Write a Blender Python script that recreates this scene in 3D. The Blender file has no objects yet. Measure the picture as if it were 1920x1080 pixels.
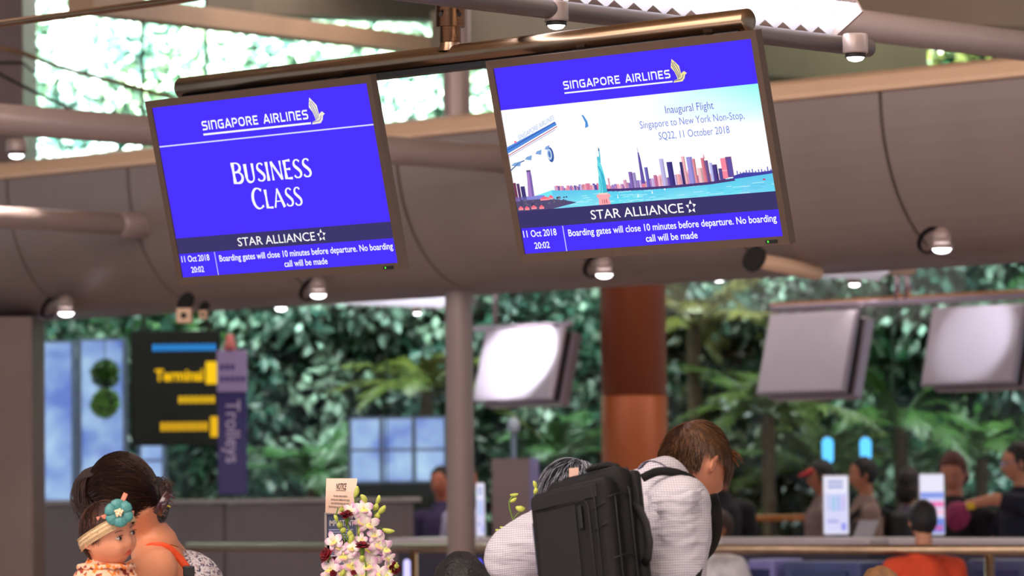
import bpy, bmesh, math, random
from mathutils import Vector, Matrix, Quaternion
from math import sin, cos, pi, radians as R_, sqrt
random.seed(7)
SC = bpy.context.scene
COL = SC.collection
# ------------------------------------------------------------------ camera
F = 7227.0; PITCH = R_(3.033); ROLL = R_(-0.6); EYE = Vector((0, 0, 1.55))
FW = Vector((0, cos(PITCH), sin(PITCH))); _U = Vector((0, -sin(PITCH), cos(PITCH))); _R = Vector((1, 0, 0))
CR = _R*cos(ROLL) + _U*sin(ROLL); CU = -_R*sin(ROLL) + _U*cos(ROLL)
cd = bpy.data.cameras.new('camera'); cam = bpy.data.objects.new('camera', cd); COL.objects.link(cam)
M4 = Matrix((CR, CU, -FW)).transposed().to_4x4(); M4.translation = EYE
cam.matrix_world = M4
cd.sensor_width = 36; cd.lens = F*36/1920; cd.clip_end = 300; cd.clip_start = .1
cd.dof.use_dof = True; cd.dof.focus_distance = 11.2; cd.dof.aperture_fstop = 5.0; cd.dof.aperture_blades = 0
SC.camera = cam
# ------------------------------------------------------------------ exposure, world
SC.view_settings.view_transform = 'Standard'; SC.view_settings.look = 'None'
SC.view_settings.exposure = 0.0; SC.view_settings.gamma = 1; SC.view_settings.use_curve_mapping = False
w = bpy.data.worlds.new('sky'); SC.world = w; w.use_nodes = True
bg = w.node_tree.nodes['Background']; bg.inputs[0].default_value = (.80, .90, 1.0, 1); bg.inputs[1].default_value = 0.55

def sun(e, az, el, col=(1, 1, 1), ang=3):
    l = bpy.data.lights.new('sun', 'SUN'); l.energy = e; l.color = col; l.angle = R_(ang)
    o = bpy.data.objects.new('sun', l); COL.objects.link(o)
    d = Vector((sin(R_(az))*cos(R_(el)), cos(R_(az))*cos(R_(el)), -sin(R_(el))))
    o.rotation_euler = d.to_track_quat('-Z', 'Y').to_euler(); return o
def area(name, loc, aim, sx, sy, e, col=(1, 1, 1)):
    l = bpy.data.lights.new(name, 'AREA'); l.shape = 'RECTANGLE'; l.size = sx; l.size_y = sy; l.energy = e; l.color = col
    o = bpy.data.objects.new(name, l); COL.objects.link(o); o.location = loc
    o.rotation_euler = (Vector(aim)-Vector(loc)).to_track_quat('-Z', 'Y').to_euler(); return o
# daylight through the roof over the planted wall
sun(54.0, 10, 52, (.93, 1.0, .97), 4)
area('skylight', (0, 36.4, 6.3), (0, 39.5, 2.4), 14, 1.2, 820, (.78, 1.0, .93))
# unseen area lamps added as warm fill, in place of ceiling lighting
area('hall_fill', (-2.5, 7, 5.6), (-.3, 10.5, 1.4), 6, 5, 500, (1.0, .84, .75))
area('hall_fill', (3.5, 14, 5.9), (1, 20, 2.5), 6, 5, 260, (1.0, .86, .79))
area('hall_fill', (-5, 17, 5.9), (-3, 22, 3), 5, 4, 200, (1.0, .84, .78))
area('far_hall_fill', (2, 28.5, 5.6), (2, 28.6, 0), 12, 3, 330, (1.0, .86, .80))

# ------------------------------------------------------------------ helpers
def at(x, y, Y):
    d = FW + CR*((x-960)/F) - CU*((y-540)/F)
    return EYE + d*(Y/d.y)
def ppm(Y): return F/Y
PHI = R_(43.57)
D = Vector((cos(PHI), -sin(PHI), 0)); EV = Vector((sin(PHI), cos(PHI), 0)); Z = Vector((0, 0, 1))
def dl(px, Y0, y=700):
    "point on the hall's long direction through depth Y0 at frame centre, seen at column px"
    d = FW + CR*((px-960)/F) - CU*((y-540)/F); u = d.x/d.y
    t = Y0*u/(cos(PHI)+sin(PHI)*u); return D*t + Vector((0, Y0, 0))
def zat(px, py, P):
    return at(px, py, P.y).z
def lin(c):
    return tuple((v/12.92 if v <= .04045 else ((v+.055)/1.055)**2.4) for v in c)
def rgb(r, g, b): return lin((r/255, g/255, b/255))
_m = {}
def mat(name, c, rough=.6, metal=0., var=.0, scale=8., bump=0., bscale=60., emit=0., spec=.5, alpha=1., coat=0., attr=None, aniso=None):
    if name in _m: return _m[name]
    m = bpy.data.materials.new(name); m.use_nodes = True; nt = m.node_tree; b = nt.nodes['Principled BSDF']
    c4 = (*c, 1)
    b.inputs['Base Color'].default_value = c4; b.inputs['Roughness'].default_value = rough; b.inputs['Metallic'].default_value = metal
    b.inputs['Specular IOR Level'].default_value = spec; b.inputs['Coat Weight'].default_value = coat; b.inputs['Alpha'].default_value = alpha
    tc = nt.nodes.new('ShaderNodeTexCoord')
    if emit:
        b.inputs['Emission Color'].default_value = c4; b.inputs['Emission Strength'].default_value = emit
    src = None
    if attr:
        a = nt.nodes.new('ShaderNodeAttribute'); a.attribute_name = attr; src = a.outputs['Color']
        nt.links.new(src, b.inputs['Base Color'])
    if var:
        n = nt.nodes.new('ShaderNodeTexNoise'); n.inputs['Scale'].default_value = scale; n.inputs['Detail'].default_value = 4
        mp = nt.nodes.new('ShaderNodeMapping'); nt.links.new(tc.outputs['Object'], mp.inputs[0]); nt.links.new(mp.outputs[0], n.inputs[0])
        if aniso: mp.inputs['Scale'].default_value = aniso
        r = nt.nodes.new('ShaderNodeMapRange'); r.inputs['From Min'].default_value = .3; r.inputs['From Max'].default_value = .7
        r.inputs['To Min'].default_value = 1-var; r.inputs['To Max'].default_value = 1+var
        nt.links.new(n.outputs[0], r.inputs[0])
        mx = nt.nodes.new('ShaderNodeVectorMath'); mx.operation = 'SCALE'
        if src: nt.links.new(src, mx.inputs[0])
        else: mx.inputs[0].default_value = c
        nt.links.new(r.outputs[0], mx.inputs['Scale']); nt.links.new(mx.outputs[0], b.inputs['Base Color'])
    if bump:
        n2 = nt.nodes.new('ShaderNodeTexNoise'); n2.inputs['Scale'].default_value = bscale; n2.inputs['Detail'].default_value = 3
        nt.links.new(tc.outputs['Object'], n2.inputs[0])
        bp = nt.nodes.new('ShaderNodeBump'); bp.inputs['Strength'].default_value = bump; bp.inputs['Distance'].default_value = .01
        nt.links.new(n2.outputs[0], bp.inputs['Height']); nt.links.new(bp.outputs[0], b.inputs['Normal'])
    _m[name] = m; return m
def emat(name, c, s):
    if name in _m: return _m[name]
    m = bpy.data.materials.new(name); m.use_nodes = True; nt = m.node_tree; nt.nodes.remove(nt.nodes['Principled BSDF'])
    e = nt.nodes.new('ShaderNodeEmission'); e.inputs[0].default_value = (*c, 1); e.inputs[1].default_value = s
    if c is None: pass
    nt.links.new(e.outputs[0], nt.nodes['Material Output'].inputs[0]); _m[name] = m; return m

class MB:
    def __init__(s): s.v = []; s.f = []; s.c = []; s.cur = (1, 1, 1)
    def addv(s, p): s.v.append(tuple(p)); s.c.append(s.cur); return len(s.v)-1
    def poly(s, pts): s.f.append([s.addv(p) for p in pts]); return s
    def obox(s, o, a, b, c):
        "box from corner o with edge vectors a, b, c"
        o, a, b, c = map(Vector, (o, a, b, c)); i = len(s.v)
        for k in range(8): s.addv(o + a*(k & 1) + b*((k >> 1) & 1) + c*((k >> 2) & 1))
        fs = [(0, 2, 3, 1), (4, 5, 7, 6), (0, 1, 5, 4), (2, 6, 7, 3), (0, 4, 6, 2), (1, 3, 7, 5)]
        if a.cross(b).dot(c) < 0: fs = [t[::-1] for t in fs]
        s.f += [[i+k for k in t] for t in fs]; return s
    def cbox(s, c, a, b, d): return s.obox(Vector(c)-Vector(a)/2-Vector(b)/2-Vector(d)/2, a, b, d)
    def box(s, x0, x1, y0, y1, z0, z1): return s.obox((x0, y0, z0), (x1-x0, 0, 0), (0, y1-y0, 0), (0, 0, z1-z0))
    def tube(s, pts, r, n=12, cap=True, flat=None, up=None):
        "r: radius or list; flat: (w,h) multipliers of the section"
        pts = [Vector(p) for p in pts]; N = len(pts)
        if not isinstance(r, (list, tuple)): r = [r]*N
        t0 = (pts[1]-pts[0]).normalized(); ref = Vector(up) if up else (Z if abs(t0.z) < .9 else Vector((1, 0, 0)))
        a = t0.cross(ref).normalized(); rings = []
        fx, fy = flat or (1, 1)
        for i, p in enumerate(pts):
            t = (pts[min(i+1, N-1)]-pts[max(i-1, 0)]).normalized()
            a = (a - t*a.dot(t)); a = a.normalized() if a.length > 1e-6 else t.orthogonal().normalized()
            b = t.cross(a)
            rings.append([s.addv(p + a*cos(2*pi*k/n)*r[i]*fx + b*sin(2*pi*k/n)*r[i]*fy) for k in range(n)])
        for i in range(N-1):
            A, B = rings[i], rings[i+1]
            for k in range(n): s.f.append([A[k], A[(k+1) % n], B[(k+1) % n], B[k]])
        if cap: s.f.append(rings[0][::-1]); s.f.append(rings[-1][:])
        return s
    def cap(s, p0, p1, r0, r1, n=14, sx=1., ax=None):
        "rounded cone"
        p0, p1 = Vector(p0), Vector(p1); t = (p1-p0); L = t.length; t = t/L if L else Z
        pts = []; rs = []
        for k in range(5): a = -pi/2 + k*pi/10; pts.append(p0+t*sin(a)*r0); rs.append(max(cos(a)*r0, .0005))
        for k in range(6): a = k*pi/10; pts.append(p1+t*sin(a)*r1); rs.append(max(cos(a)*r1, .0005))
        a0 = t.orthogonal().normalized()
        if ax is not None:
            a0 = Vector(ax); a0 = (a0 - t*a0.dot(t)).normalized()
        b = t.cross(a0); rings = [[s.addv(p + a0*cos(2*pi*k/n)*r*sx + b*sin(2*pi*k/n)*r) for k in range(n)] for p, r in zip(pts, rs)]
        for A, B in zip(rings, rings[1:]):
            for k in range(n): s.f.append([A[k], A[(k+1) % n], B[(k+1) % n], B[k]])
        s.f.append(rings[0][::-1]); s.f.append(rings[-1][:]); return s
    def chain(s, pts, rs, n=14):
        for i in range(len(pts)-1): s.cap(pts[i], pts[i+1], rs[i], rs[i+1], n)
        return s
    def ell(s, c, rx, ry, rz, M=None, n=20, m=12, fn=None):
        c = Vector(c); M = M or Matrix.Identity(3); rings = []
        for i in range(m+1):
            th = pi*i/m; ring = []
            for k in range(n):
                q = Vector((sin(th)*cos(2*pi*k/n), sin(th)*sin(2*pi*k/n), cos(th)))
                q = Vector((q.x*rx, q.y*ry, q.z*rz))
                if fn: q = fn(q)
                ring.append(s.addv(c + M @ q))
                if i in (0, m): break
            rings.append(ring)
        for i in range(m):
            A, B = rings[i], rings[i+1]
            for k in range(n):
                a0 = A[k % len(A)]; a1 = A[(k+1) % len(A)]; b0 = B[k % len(B)]; b1 = B[(k+1) % len(B)]
                f = []
                for q in (a0, b0, b1, a1):
                    if q not in f: f.append(q)
                if len(f) > 2: s.f.append(f)
        return s
    def lathe(s, o, ax, prof, n=20, cap=True):
        "prof: (r, h) along ax from o"
        o = Vector(o); ax = Vector(ax).normalized(); a = ax.orthogonal().normalized(); b = ax.cross(a)
        rings = [[s.addv(o+ax*h+(a*cos(2*pi*k/n)+b*sin(2*pi*k/n))*max(r, .0004)) for k in range(n)] for r, h in prof]
        for A, B in zip(rings, rings[1:]):
            for k in range(n): s.f.append([A[k], A[(k+1) % n], B[(k+1) % n], B[k]])
        if cap: s.f.append(rings[0][::-1]); s.f.append(rings[-1][:])
        return s
    def prism(s, o, a, b, c, prof):
        "2-D profile (p,q) in axes a,b extruded by vector c"
        o, a, b, c = map(Vector, (o, a, b, c)); n = len(prof)
        A = [s.addv(o+a*p+b*q) for p, q in prof]; B = [s.addv(o+a*p+b*q+c) for p, q in prof]
        ar = sum(prof[i][0]*prof[(i+1) % n][1]-prof[(i+1) % n][0]*prof[i][1] for i in range(n))
        flip = (ar*a.cross(b).dot(c)) > 0
        fs = [A[::-1], B[:]] + [[A[i], A[(i+1) % n], B[(i+1) % n], B[i]] for i in range(n)]
        s.f += fs if flip else [f[::-1] for f in fs]
        return s
    def build(s, name, m, parent=None, smooth=False, bevel=0, colors=False, sub=0, loc=None):
        me = bpy.data.meshes.new(name); me.from_pydata(s.v, [], s.f); me.materials.append(m)
        if smooth: me.polygons.foreach_set('use_smooth', [True]*len(me.polygons))
        if colors:
            ca = me.color_attributes.new('Col', 'FLOAT_COLOR', 'POINT')
            ca.data.foreach_set('color', [k for c in s.c for k in (*c, 1)])
        me.validate(); me.update()
        o = bpy.data.objects.new(name, me); COL.objects.link(o)
        if parent is not None:
            o.parent = parent; o.matrix_parent_inverse = Matrix.Identity(4)
            if parent.get('_w') is not None: o.matrix_parent_inverse = WI[parent.name]
        if bevel:
            b = o.modifiers.new('b', 'BEVEL'); b.width = bevel; b.segments = 2; b.limit_method = 'ANGLE'
        if sub:
            b = o.modifiers.new('s', 'SUBSURF'); b.levels = sub; b.render_levels = sub
        return o
WI = {}
def empty(name, loc=(0, 0, 0)):
    "an empty at a thing's base; children are modelled in world coordinates"
    o = bpy.data.objects.new(name, None); COL.objects.link(o); o.location = loc; o.empty_display_size = .1
    o['_w'] = 1; WI[o.name] = Matrix.Translation(-Vector(loc)); return o
def tag(o, label=None, cat=None, group=None, kind=None):
    if label: o['label'] = label
    if cat: o['category'] = cat
    if group: o['group'] = group
    if kind: o['kind'] = kind
    return o
def thing(name, label, cat, loc=(0, 0, 0), group=None): return tag(empty(name, loc), label, cat, group)
def organic(o, voxel=.008, smooth=6, disp=0, dscale=.1, fac=.5):
    r = o.modifiers.new('r', 'REMESH'); r.mode = 'VOXEL'; r.voxel_size = voxel; r.use_smooth_shade = True
    s = o.modifiers.new('s', 'SMOOTH'); s.iterations = smooth; s.factor = fac
    if disp:
        t = bpy.data.textures.new('folds', 'CLOUDS'); t.noise_scale = dscale; t.noise_depth = 2
        d = o.modifiers.new('d', 'DISPLACE'); d.texture = t; d.strength = disp; d.mid_level = .5; d.texture_coords = 'GLOBAL'
    return o
def frame(fwd, up=(0, 0, 1)):
    y = Vector(fwd).normalized(); u = Vector(up); x = y.cross(u).normalized(); z = x.cross(y)
    return Matrix((x, y, z)).transposed()

# ------------------------------------------------------------------ materials
bronze = mat('brushed_bronze_steel', rgb(150, 124, 102), .25, 1, .18, 6, aniso=(1, 1, 30))
steelw = mat('warm_steel', rgb(190, 165, 140), .28, 1, .1, 10)
bezelm = mat('bezel_brown', rgb(96, 76, 64), .42, .35, .04, 30)
dark = mat('dark_metal', rgb(46, 40, 40), .5, .4, .05, 20)
paint = mat('taupe_panel_paint', rgb(140, 124, 121), .42, .12, .04, 3)
paintl = mat('beige_paint_lit_cap', rgb(226, 190, 160), .45, .05, .03, 3)  # beige paint; on the bulkhead cap it stands for light from above
tubem = mat('taupe_tube_paint', rgb(160, 142, 138), .35, .2, .03, 4)
partm = mat('grey_partition', rgb(128, 115, 116), .5, .1, .05, 4)
ledge = mat('pale_ledge', rgb(214, 200, 210), .3, .1, .03, 8)
blk = mat('black', rgb(14, 14, 16), .5, 0, .1, 30)
white = mat('white_board', rgb(222, 220, 232), .45, 0, .02, 8)
lampm = emat('lamp_glow', (1, .95, .98), 9)
SETTING = 1
# ------------------------------------------------------------------ setting
f = MB().box(-14, 14, -3, 44, -.1, 0).build('floor', mat('polished_stone_floor', rgb(176, 158, 156), .35, 0, .1, 1.5)); f['kind'] = 'structure'
c = MB().box(-16, 16, -3, 37.0, 6.6, 6.75).build('ceiling', mat('ceiling_beige', rgb(190, 170, 140), .6, 0, .06, 1)); c['kind'] = 'structure'  # unseen; far edge extended to shade the lower planting from the sun
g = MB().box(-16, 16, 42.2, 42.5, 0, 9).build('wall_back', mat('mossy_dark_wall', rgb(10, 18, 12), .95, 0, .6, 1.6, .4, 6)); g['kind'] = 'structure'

# curved bulkhead in panels, running along the hall
bk = tag(empty('wall_front', (0, 22, 0)), kind='structure')
ztop = zat(1000, 196, Vector((0, 21.9, 0))); zbot = zat(960, 526, Vector((0, 22.3, 0)))
H = ztop-zbot
prof = [(0, ztop-.13)]
for k in range(1, 15):
    a = k*pi/28; prof.append((.62*(1-cos(a))**1.0, (ztop-.13) - (H-.13)*sin(a)))
inner = [(p+.03, z+.02) for p, z in prof]
ts = [2.68 + 1.205*k for k in range(-9, 6)]
for a, b in zip(ts, ts[1:]):
    mb = MB(); g_ = .012
    o0 = Vector((0, 22, 0))+D*(a+g_); wv = D*(b-a-2*g_)
    outer = prof + [(1.25, zbot)] + [(1.25, zbot+.04)] + [(p+.05, z+.035) for p, z in prof[::-1]][:-1] + [(.05, ztop-.13)]
    mb.prism(o0, EV, Z, wv, outer); mb.build('panel', paint, bk)
mb = MB(); mb.prism(Vector((0, 22, 0))+D*ts[0], EV, Z, D*(ts[-1]-ts[0]), [(.06, ztop-.16)] + [(p+.06, z+.05) for p, z in prof[2:]] + [(1.2, zbot+.06), (1.2, ztop-.03), (.1, ztop-.03)])
mb.build('core', blk, bk)
mb = MB(); mb.prism(Vector((0, 22, 0))+D*ts[0], EV, Z, D*(ts[-1]-ts[0]), [(-.015, ztop-.125), (-.02, ztop-.1), (.03, ztop-.03), (.12, ztop), (1.3, ztop), (1.3, ztop-.125)])
mb.build('cap_strip', paintl, bk, bevel=.01)  # light caught along the top is painted in as a paler colour

# columns
def column(name, label, px, w, Y, m, z1=6.6, rnd=True, py=750, seams=()):
    p = at(px, py, Y); p.z = 0; r = w/2/ppm(Y)
    t = tag(empty(name, p), label, 'column')
    zs = [0] + [at(px, s, Y).z for s in seams] + [z1]
    for i, (a, b) in enumerate(zip(zs, zs[1:])):
        MB().lathe(p, Z, [(r-.01, a), (r, a+.012), (r, b-.012), (r-.01, b)], 40).build('cladding', m[i % len(m)], t, smooth=True)
    MB().lathe(p, Z, [(r+.05, 0), (r+.05, .06), (r, .08)], 40).build('base_ring', dark, t)
    return t
column('support_column', 'slim taupe steel column in front of the garden glass, left of centre', 862, 52, 23.4, [tubem])
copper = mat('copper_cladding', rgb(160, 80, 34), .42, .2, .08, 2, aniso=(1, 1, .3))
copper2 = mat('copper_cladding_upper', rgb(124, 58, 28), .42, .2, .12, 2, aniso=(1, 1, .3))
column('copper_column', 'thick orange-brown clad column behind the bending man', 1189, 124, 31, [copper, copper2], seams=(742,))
# tall pier at the left edge of the hall
p = at(30, 700, 25.6); q = at(60, 700, 25.6); q0 = at(-60, 700, 25.6)
pier = tag(empty('wall_left', (q0.x, 25.6, 0)), kind='structure')
MB().box(q0.x, q.x, 25.6, 26.3, 0, zat(30, 594, Vector((0, 25.6, 0)))).build('lower_panel', mat('pier_paint', rgb(118, 96, 92), .5, .1, .05, 3), pier)
q2 = at(43, 150, 26.8); q3 = at(-60, 150, 26.8)
zj = [3.2, zat(20, 118, Vector((0, 26.8, 0)))-.0, 6.6]
for a, b in zip(zj, zj[1:]): MB().box(q3.x, q2.x, 26.8, 27.6, a+.01, b-.01).build('upper_panel', mat('pier_dark', rgb(92, 76, 80), .55, .1, .06, 2), pier)

# ceiling beams seen over the bulkhead
def beam(name, label, p0, p1, w, h, m, i=0, round_=False):
    p0, p1 = Vector(p0), Vector(p1); d = p1-p0; n = d.cross(Z).normalized()
    mb = MB()
    if round_: mb.tube([p0, p1], w/2, 24)
    else: mb.obox(p0-n*w/2-Z*h/2, d, n*w, Z*h)
    return tag(mb.build(name, m, smooth=False), label, 'beam')
beige = mat('beam_beige', rgb(168, 138, 112), .5, .05, .08, 2)
olive = mat('soffit_olive', rgb(92, 84, 70), .6, .05, .3, .8)
beam('ceiling_beam', 'long pale beam sloping across the top of the planted wall', at(150, 6, 26), at(1010, 112, 33.5), .2, .14, beige)
beam('ceiling_beam', 'taupe upper soffit beam behind the hanging pole', at(430, -14, 29), at(1100, 14, 35), .4, .35, olive)
beam('ceiling_beam', 'olive soffit beam high above the right display', at(850, 78, 30), at(1300, 45, 27), .4, .45, olive)
beam('ceiling_beam', 'beige soffit beam at the top right corner', at(1380, 2, 24), at(2050, 18, 27), .5, .30, beige)
beam('ceiling_beam', 'olive beam over the right end of the bulkhead', at(1250, 92, 27), at(1700, 120, 29), .4, .35, mat('soffit_green', rgb(96, 98, 66), .6, 0, .25, 1))
beam('thin_rail', 'thin bronze rail crossing the top left corner', at(-60, 53, 15), at(420, -12, 14.2), .03, .03, bronze, round_=True)
def cable(pts, r, label, m=dark):
    P = [at(*p) for p in pts]; Q = []
    for i in range(len(P)-1):
        for k in range(6): 
            t = k/6; a = P[max(i-1, 0)]; b = P[i]; c_ = P[i+1]; d_ = P[min(i+2, len(P)-1)]
            Q.append(.5*((2*b)+(c_-a)*t+(2*a-5*b+4*c_-d_)*t*t+(3*b-a-3*c_+d_)*t**3))
    Q.append(P[-1])
    return tag(MB().tube(Q, r, 8).build('cable', m, smooth=True), label, 'cable')
cable([(-40, 86, 24), (30, 96, 24), (120, 128, 24.5), (240, 160, 25), (380, 200, 25.5)], .014, 'thin sagging cable in front of the upper left planting', mat('cable_brown', rgb(110, 80, 50), .6))
cable([(-40, 118, 24), (60, 170, 24.4), (140, 210, 25), (170, 235, 25.2)], .012, 'lower dark cable drooping over the left pier')

# tubes running across the hall
ztube = zat(960, 300, Vector((0, 22, 0)))
def etube(name, label, P, s0, s1, r, m, cat='pipe'):
    a = P + EV*s0; b = P + EV*s1
    t = thing(name, label, cat, a)
    n = max(1, int((s1-s0)/2.2)); L = (s1-s0)/n
    for k in range(n):
        MB().lathe(P+EV*(s0+k*L+.002), EV, [(r-.004, 0), (r, .004), (r, L-.008), (r-.004, L-.004)], 32).build('tube_section', m, t, smooth=True)
    return t
etube('service_tube', 'long taupe tube passing behind the left display towards the bulkhead', Vector(at(1000, 303, 22)), -9, .25, .078, tubem)
PB = Vector(at(1760, 66, 16.2))
etube('service_tube', 'thick taupe tube at the top right corner', PB, -6.5, 3.0, .064, tubem)
PL = at(228, 420, 24.2)
tl = etube('service_tube', 'taupe tube at the left edge ending in a hole of the bulkhead', PL, -4.0, .42, .066, tubem)
MB().lathe(PL-EV*.02, EV, [(.075, 0), (.082, .01), (.082, .3), (.075, .31)], 32).build('end_collar', tubem, tl, smooth=True)
MB().lathe(PL+EV*.235+Vector((.06, 0, .03)), EV, [(.125, 0), (.125, .03)], 32).build('hole_ring', blk, tl)

# downlights
def spot(label, px, py, Y, w, h=30, can=True, g='round downlights', en=30):
    "py is the height of the glowing disc"
    p = at(px, py, Y); r = w/2/ppm(Y); hh = h/ppm(Y)
    t = thing('downlight', label, 'downlight', p, g)
    MB().lathe(p, Z, [(r*1.0, 0), (r*1.15, 0), (r*1.15, r*.5), (r*1.0, r*.5)], 24, cap=False).build('trim_ring', dark if can else tubem, t, smooth=True)
    if can: MB().lathe(p+Z*r*.45, Z, [(r*1.35, 0), (r*1.4, .005), (r*1.4, hh), (r*1.3, hh+.005)], 28).build('can', tubem, t, smooth=True)
    MB().lathe(p-Z*r*.42, Z, [(r*.35, 0), (r*.75, r*.14), (r*.98, r*.42), (r*.98, r*.5)], 24).build('lens', lampm, t, smooth=True)
    l = bpy.data.lights.new('downlight_beam', 'SPOT'); l.energy = en; l.spot_size = R_(80); l.spot_blend = .6; l.color = (1, .88, .8); l.shadow_soft_size = r
    lo = bpy.data.objects.new('downlight_beam', l); COL.objects.link(lo); lo.location = p-Z*(r*.42+.01); lo.parent = t; lo.matrix_parent_inverse = WI[t.name]
    return t
spot('can downlight under the louvred light, above the right display', 1043, 48, 11.68, 34, 34)
spot('can downlight under the right end of the louvred light', 1604, 108, 12.6, 34, 34)
spot('glowing downlight beside the left pier above the bulkhead', 31, 291, 23.5, 28, 22)
def holespot(label, hx, hy, px, py, Y, w):
    "lamp arm emerging from a dark hole low on the bulkhead"
    t = spot(label, px, py, Y, w, 8, False, 'downlights on short arms under the bulkhead')
    a = at(hx, hy, Y+.32); b = at(px, py, Y); r = w/2/ppm(Y)
    MB().cap(a+EV*.05, b+Z*r*1.25, r*.95, r*1.05).build('arm', tubem, t, smooth=True)
    MB().lathe(a-EV*.0+Z*.01, EV-Z*.5, [(r*1.55, 0), (r*1.6, .02), (r*1.25, .02)], 28, cap=False).build('hole_ring', blk, t)
    return t
holespot('downlight low on the bulkhead at the far left', 92, 578, 124, 587, 25.0, 30)
holespot('downlight under the bulkhead below the left display', 578, 545, 597, 553, 23.2, 30)
holespot('downlight under the bulkhead below the right display', 1112, 500, 1133, 515, 21.5, 32)
holespot('downlight under the bulkhead at the right edge', 1742, 452, 1766, 467, 19.6, 36)
for px, py, Y, w_ in ((527, 578, 30, 22), (782, 587, 30, 14), (1348, 524, 28, 20), (1602, 533, 28, 20)):
    spot({527: 'small far downlight seen below the left display', 782: 'tiny far downlight left of the slim column', 1348: 'far downlight right of the copper column', 1602: 'far downlight below the right fixture'}[px], px, py, Y, w_, 12, en=3)

# louvred luminaires
def luminaire(label, P, L, wdt, hgt, louvre_n, bright=9, al=15):
    "P: near end centre at bottom; runs along EV for L"
    t = thing('louvred_light', label, 'light fixture', P)
    n = D*cos(R_(al))+Vector((0, 0, 1))*sin(R_(al)); Z = Vector((0, 0, 1))*cos(R_(al))-D*sin(R_(al))
    MB().obox(P-n*wdt/2+Z*.045, EV*L, n*.012, Z*hgt).build('housing_side', tubem, t)
    MB().obox(P+n*(wdt/2-.012)+Z*.045, EV*L, n*.012, Z*hgt).build('housing_side', tubem, t)
    MB().obox(P-n*wdt/2+Z*(hgt+.045), EV*L, n*wdt, Z*.012).build('housing_top', tubem, t)
    MB().obox(P-n*(wdt/2-.014)+Z*.06, EV*L, n*(wdt-.028), Z*.01).build('glow_panel', emat('tube_glow', (.95, .95, 1), bright), t)
    s_ = L/louvre_n; lm = mat('louvre_white', rgb(236, 236, 244), .35, .1, 0)
    for k in range(louvre_n):
        o = P+EV*(s_*k)
        MB().prism(o-n*(wdt/2-.014), EV, Z, n*(wdt-.028), [(0, .055), (s_*.5, .0), (s_*.12, .055)]).build('louvre', lm, t)
    for e in (0, L-.01): MB().obox(P-n*wdt/2+EV*e, EV*.01, n*wdt, Z*(hgt+.05)).build('end_plate', tubem, t)
    return t
PF = at(1592, 48, 12.75)
luminaire('long louvred light in the top right above the right display', PF-EV*4.4, 4.4, .15, .05, 48, 14, 32)
tc_ = etube('light_tube', 'dark tube with two can lights beside the louvred light', at(1610, 88, 12.75), -3.6, .06, .030, mat('grey_tube', rgb(96, 84, 84), .4, .2))
luminaire('far louvred light left of the slim column', at(836, 571, 27.5)-EV*1.22, 1.24, .16, .06, 30, 26, 30)
luminaire('far louvred light right of the copper column', at(1660, 517, 26)-EV*1.24, 1.25, .17, .06, 30, 26, 30)
etube('light_tube', 'far beige tube over the right louvred light', at(1665, 499, 26.1), -1.9, .25, .055, paintl)
etube('light_tube', 'far beige tube over the left louvred light', at(836, 551, 27.6), -1.3, .05, .05, paintl)
# surveillance cameras under the bulkhead
def seccam(label, px, py, Y, w):
    p = at(px, py, Y); s_ = w/ppm(Y); t = thing('surveillance_camera', label, 'camera', p)
    MB().cbox(p, (s_, 0, 0), (0, s_*1.3, 0), (0, 0, s_)).build('camera_body', paintl, t, bevel=.006)
    MB().lathe(p-Vector((0, s_*.65, 0)), (0, -1, 0), [(s_*.2, 0), (s_*.2, .012), (s_*.12, .014)], 16).build('camera_lens', blk, t)
    MB().tube([p+Z*s_*.4, p+Z*s_*1.1+EV*.02], s_*.14, 10).build('bracket', dark, t)
    MB().lathe(p+Z*s_*.95, EV-Z*.5, [(s_*.72, 0), (s_*.72, .02)], 24).build('hole_ring', blk, t)
    return t
seccam('beige box camera hanging under the bulkhead, left of centre', 346, 592, 24.0, 28)
t = seccam('small grey camera beside the beige box camera', 381, 590, 24.1, 16)
# dark hole with tube end at right
hp = at(1412, 484, 20.9)
t = thing('tube_stub', 'short tube end leaving a dark hole below the right display', 'pipe', hp)
MB().lathe(hp, EV-Z*.4, [(.075, 0), (.075, .02)], 28).build('hole_ring', blk, t)
MB().cap(hp+EV*.05+D*.03-Z*.02, hp+EV*.5+D*.03-Z*.06, .045, .045).build('tube_section', paintl, t, smooth=True)

# ------------------------------------------------------------------ railing, partition, counters
def zpx(px, py, Y0): P = dl(px, Y0, py); return zat(px, py, P)
part = thing('counter_partition', 'low grey partition with pale top behind the woman', 'partition', dl(400, 26.5))
zt = zpx(380, 936, 26.5)
for a, b in ((-60, 66), (68, 420), (422, 755)):
    P = dl(a, 26.5, 960); Q = dl(b, 26.5, 960)
    MB().obox(P+Z*.02, (Q-P)-D*.01, EV*.12, Z*(zt-.06)).build('panel', partm, part, bevel=.006)
P = dl(-60, 26.5, 930); Q = dl(757, 26.5, 930)
MB().obox(P-EV*.02+Z*(zt-.035), Q-P, EV*.2, Z*.035).build('top_ledge', mat('partition_top', rgb(170, 158, 156), .35, .2, .04, 4), part, bevel=.006)
MB().obox(P+EV*.03, Q-P-D*.03, EV*.06, Z*.02).build('plinth', dark, part)
rail = thing('railing', 'bronze tube railing with posts in front of the counters', 'railing', dl(1200, 24))
zr = zpx(1500, 1030, 24)
P = dl(352, 24, 1030)+Z*zr; Q = dl(1990, 24, 1030)+Z*zr
MB().tube([P, P+(Q-P)*.5, Q], .029, 20).build('handrail', steelw, rail, smooth=True)
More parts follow.
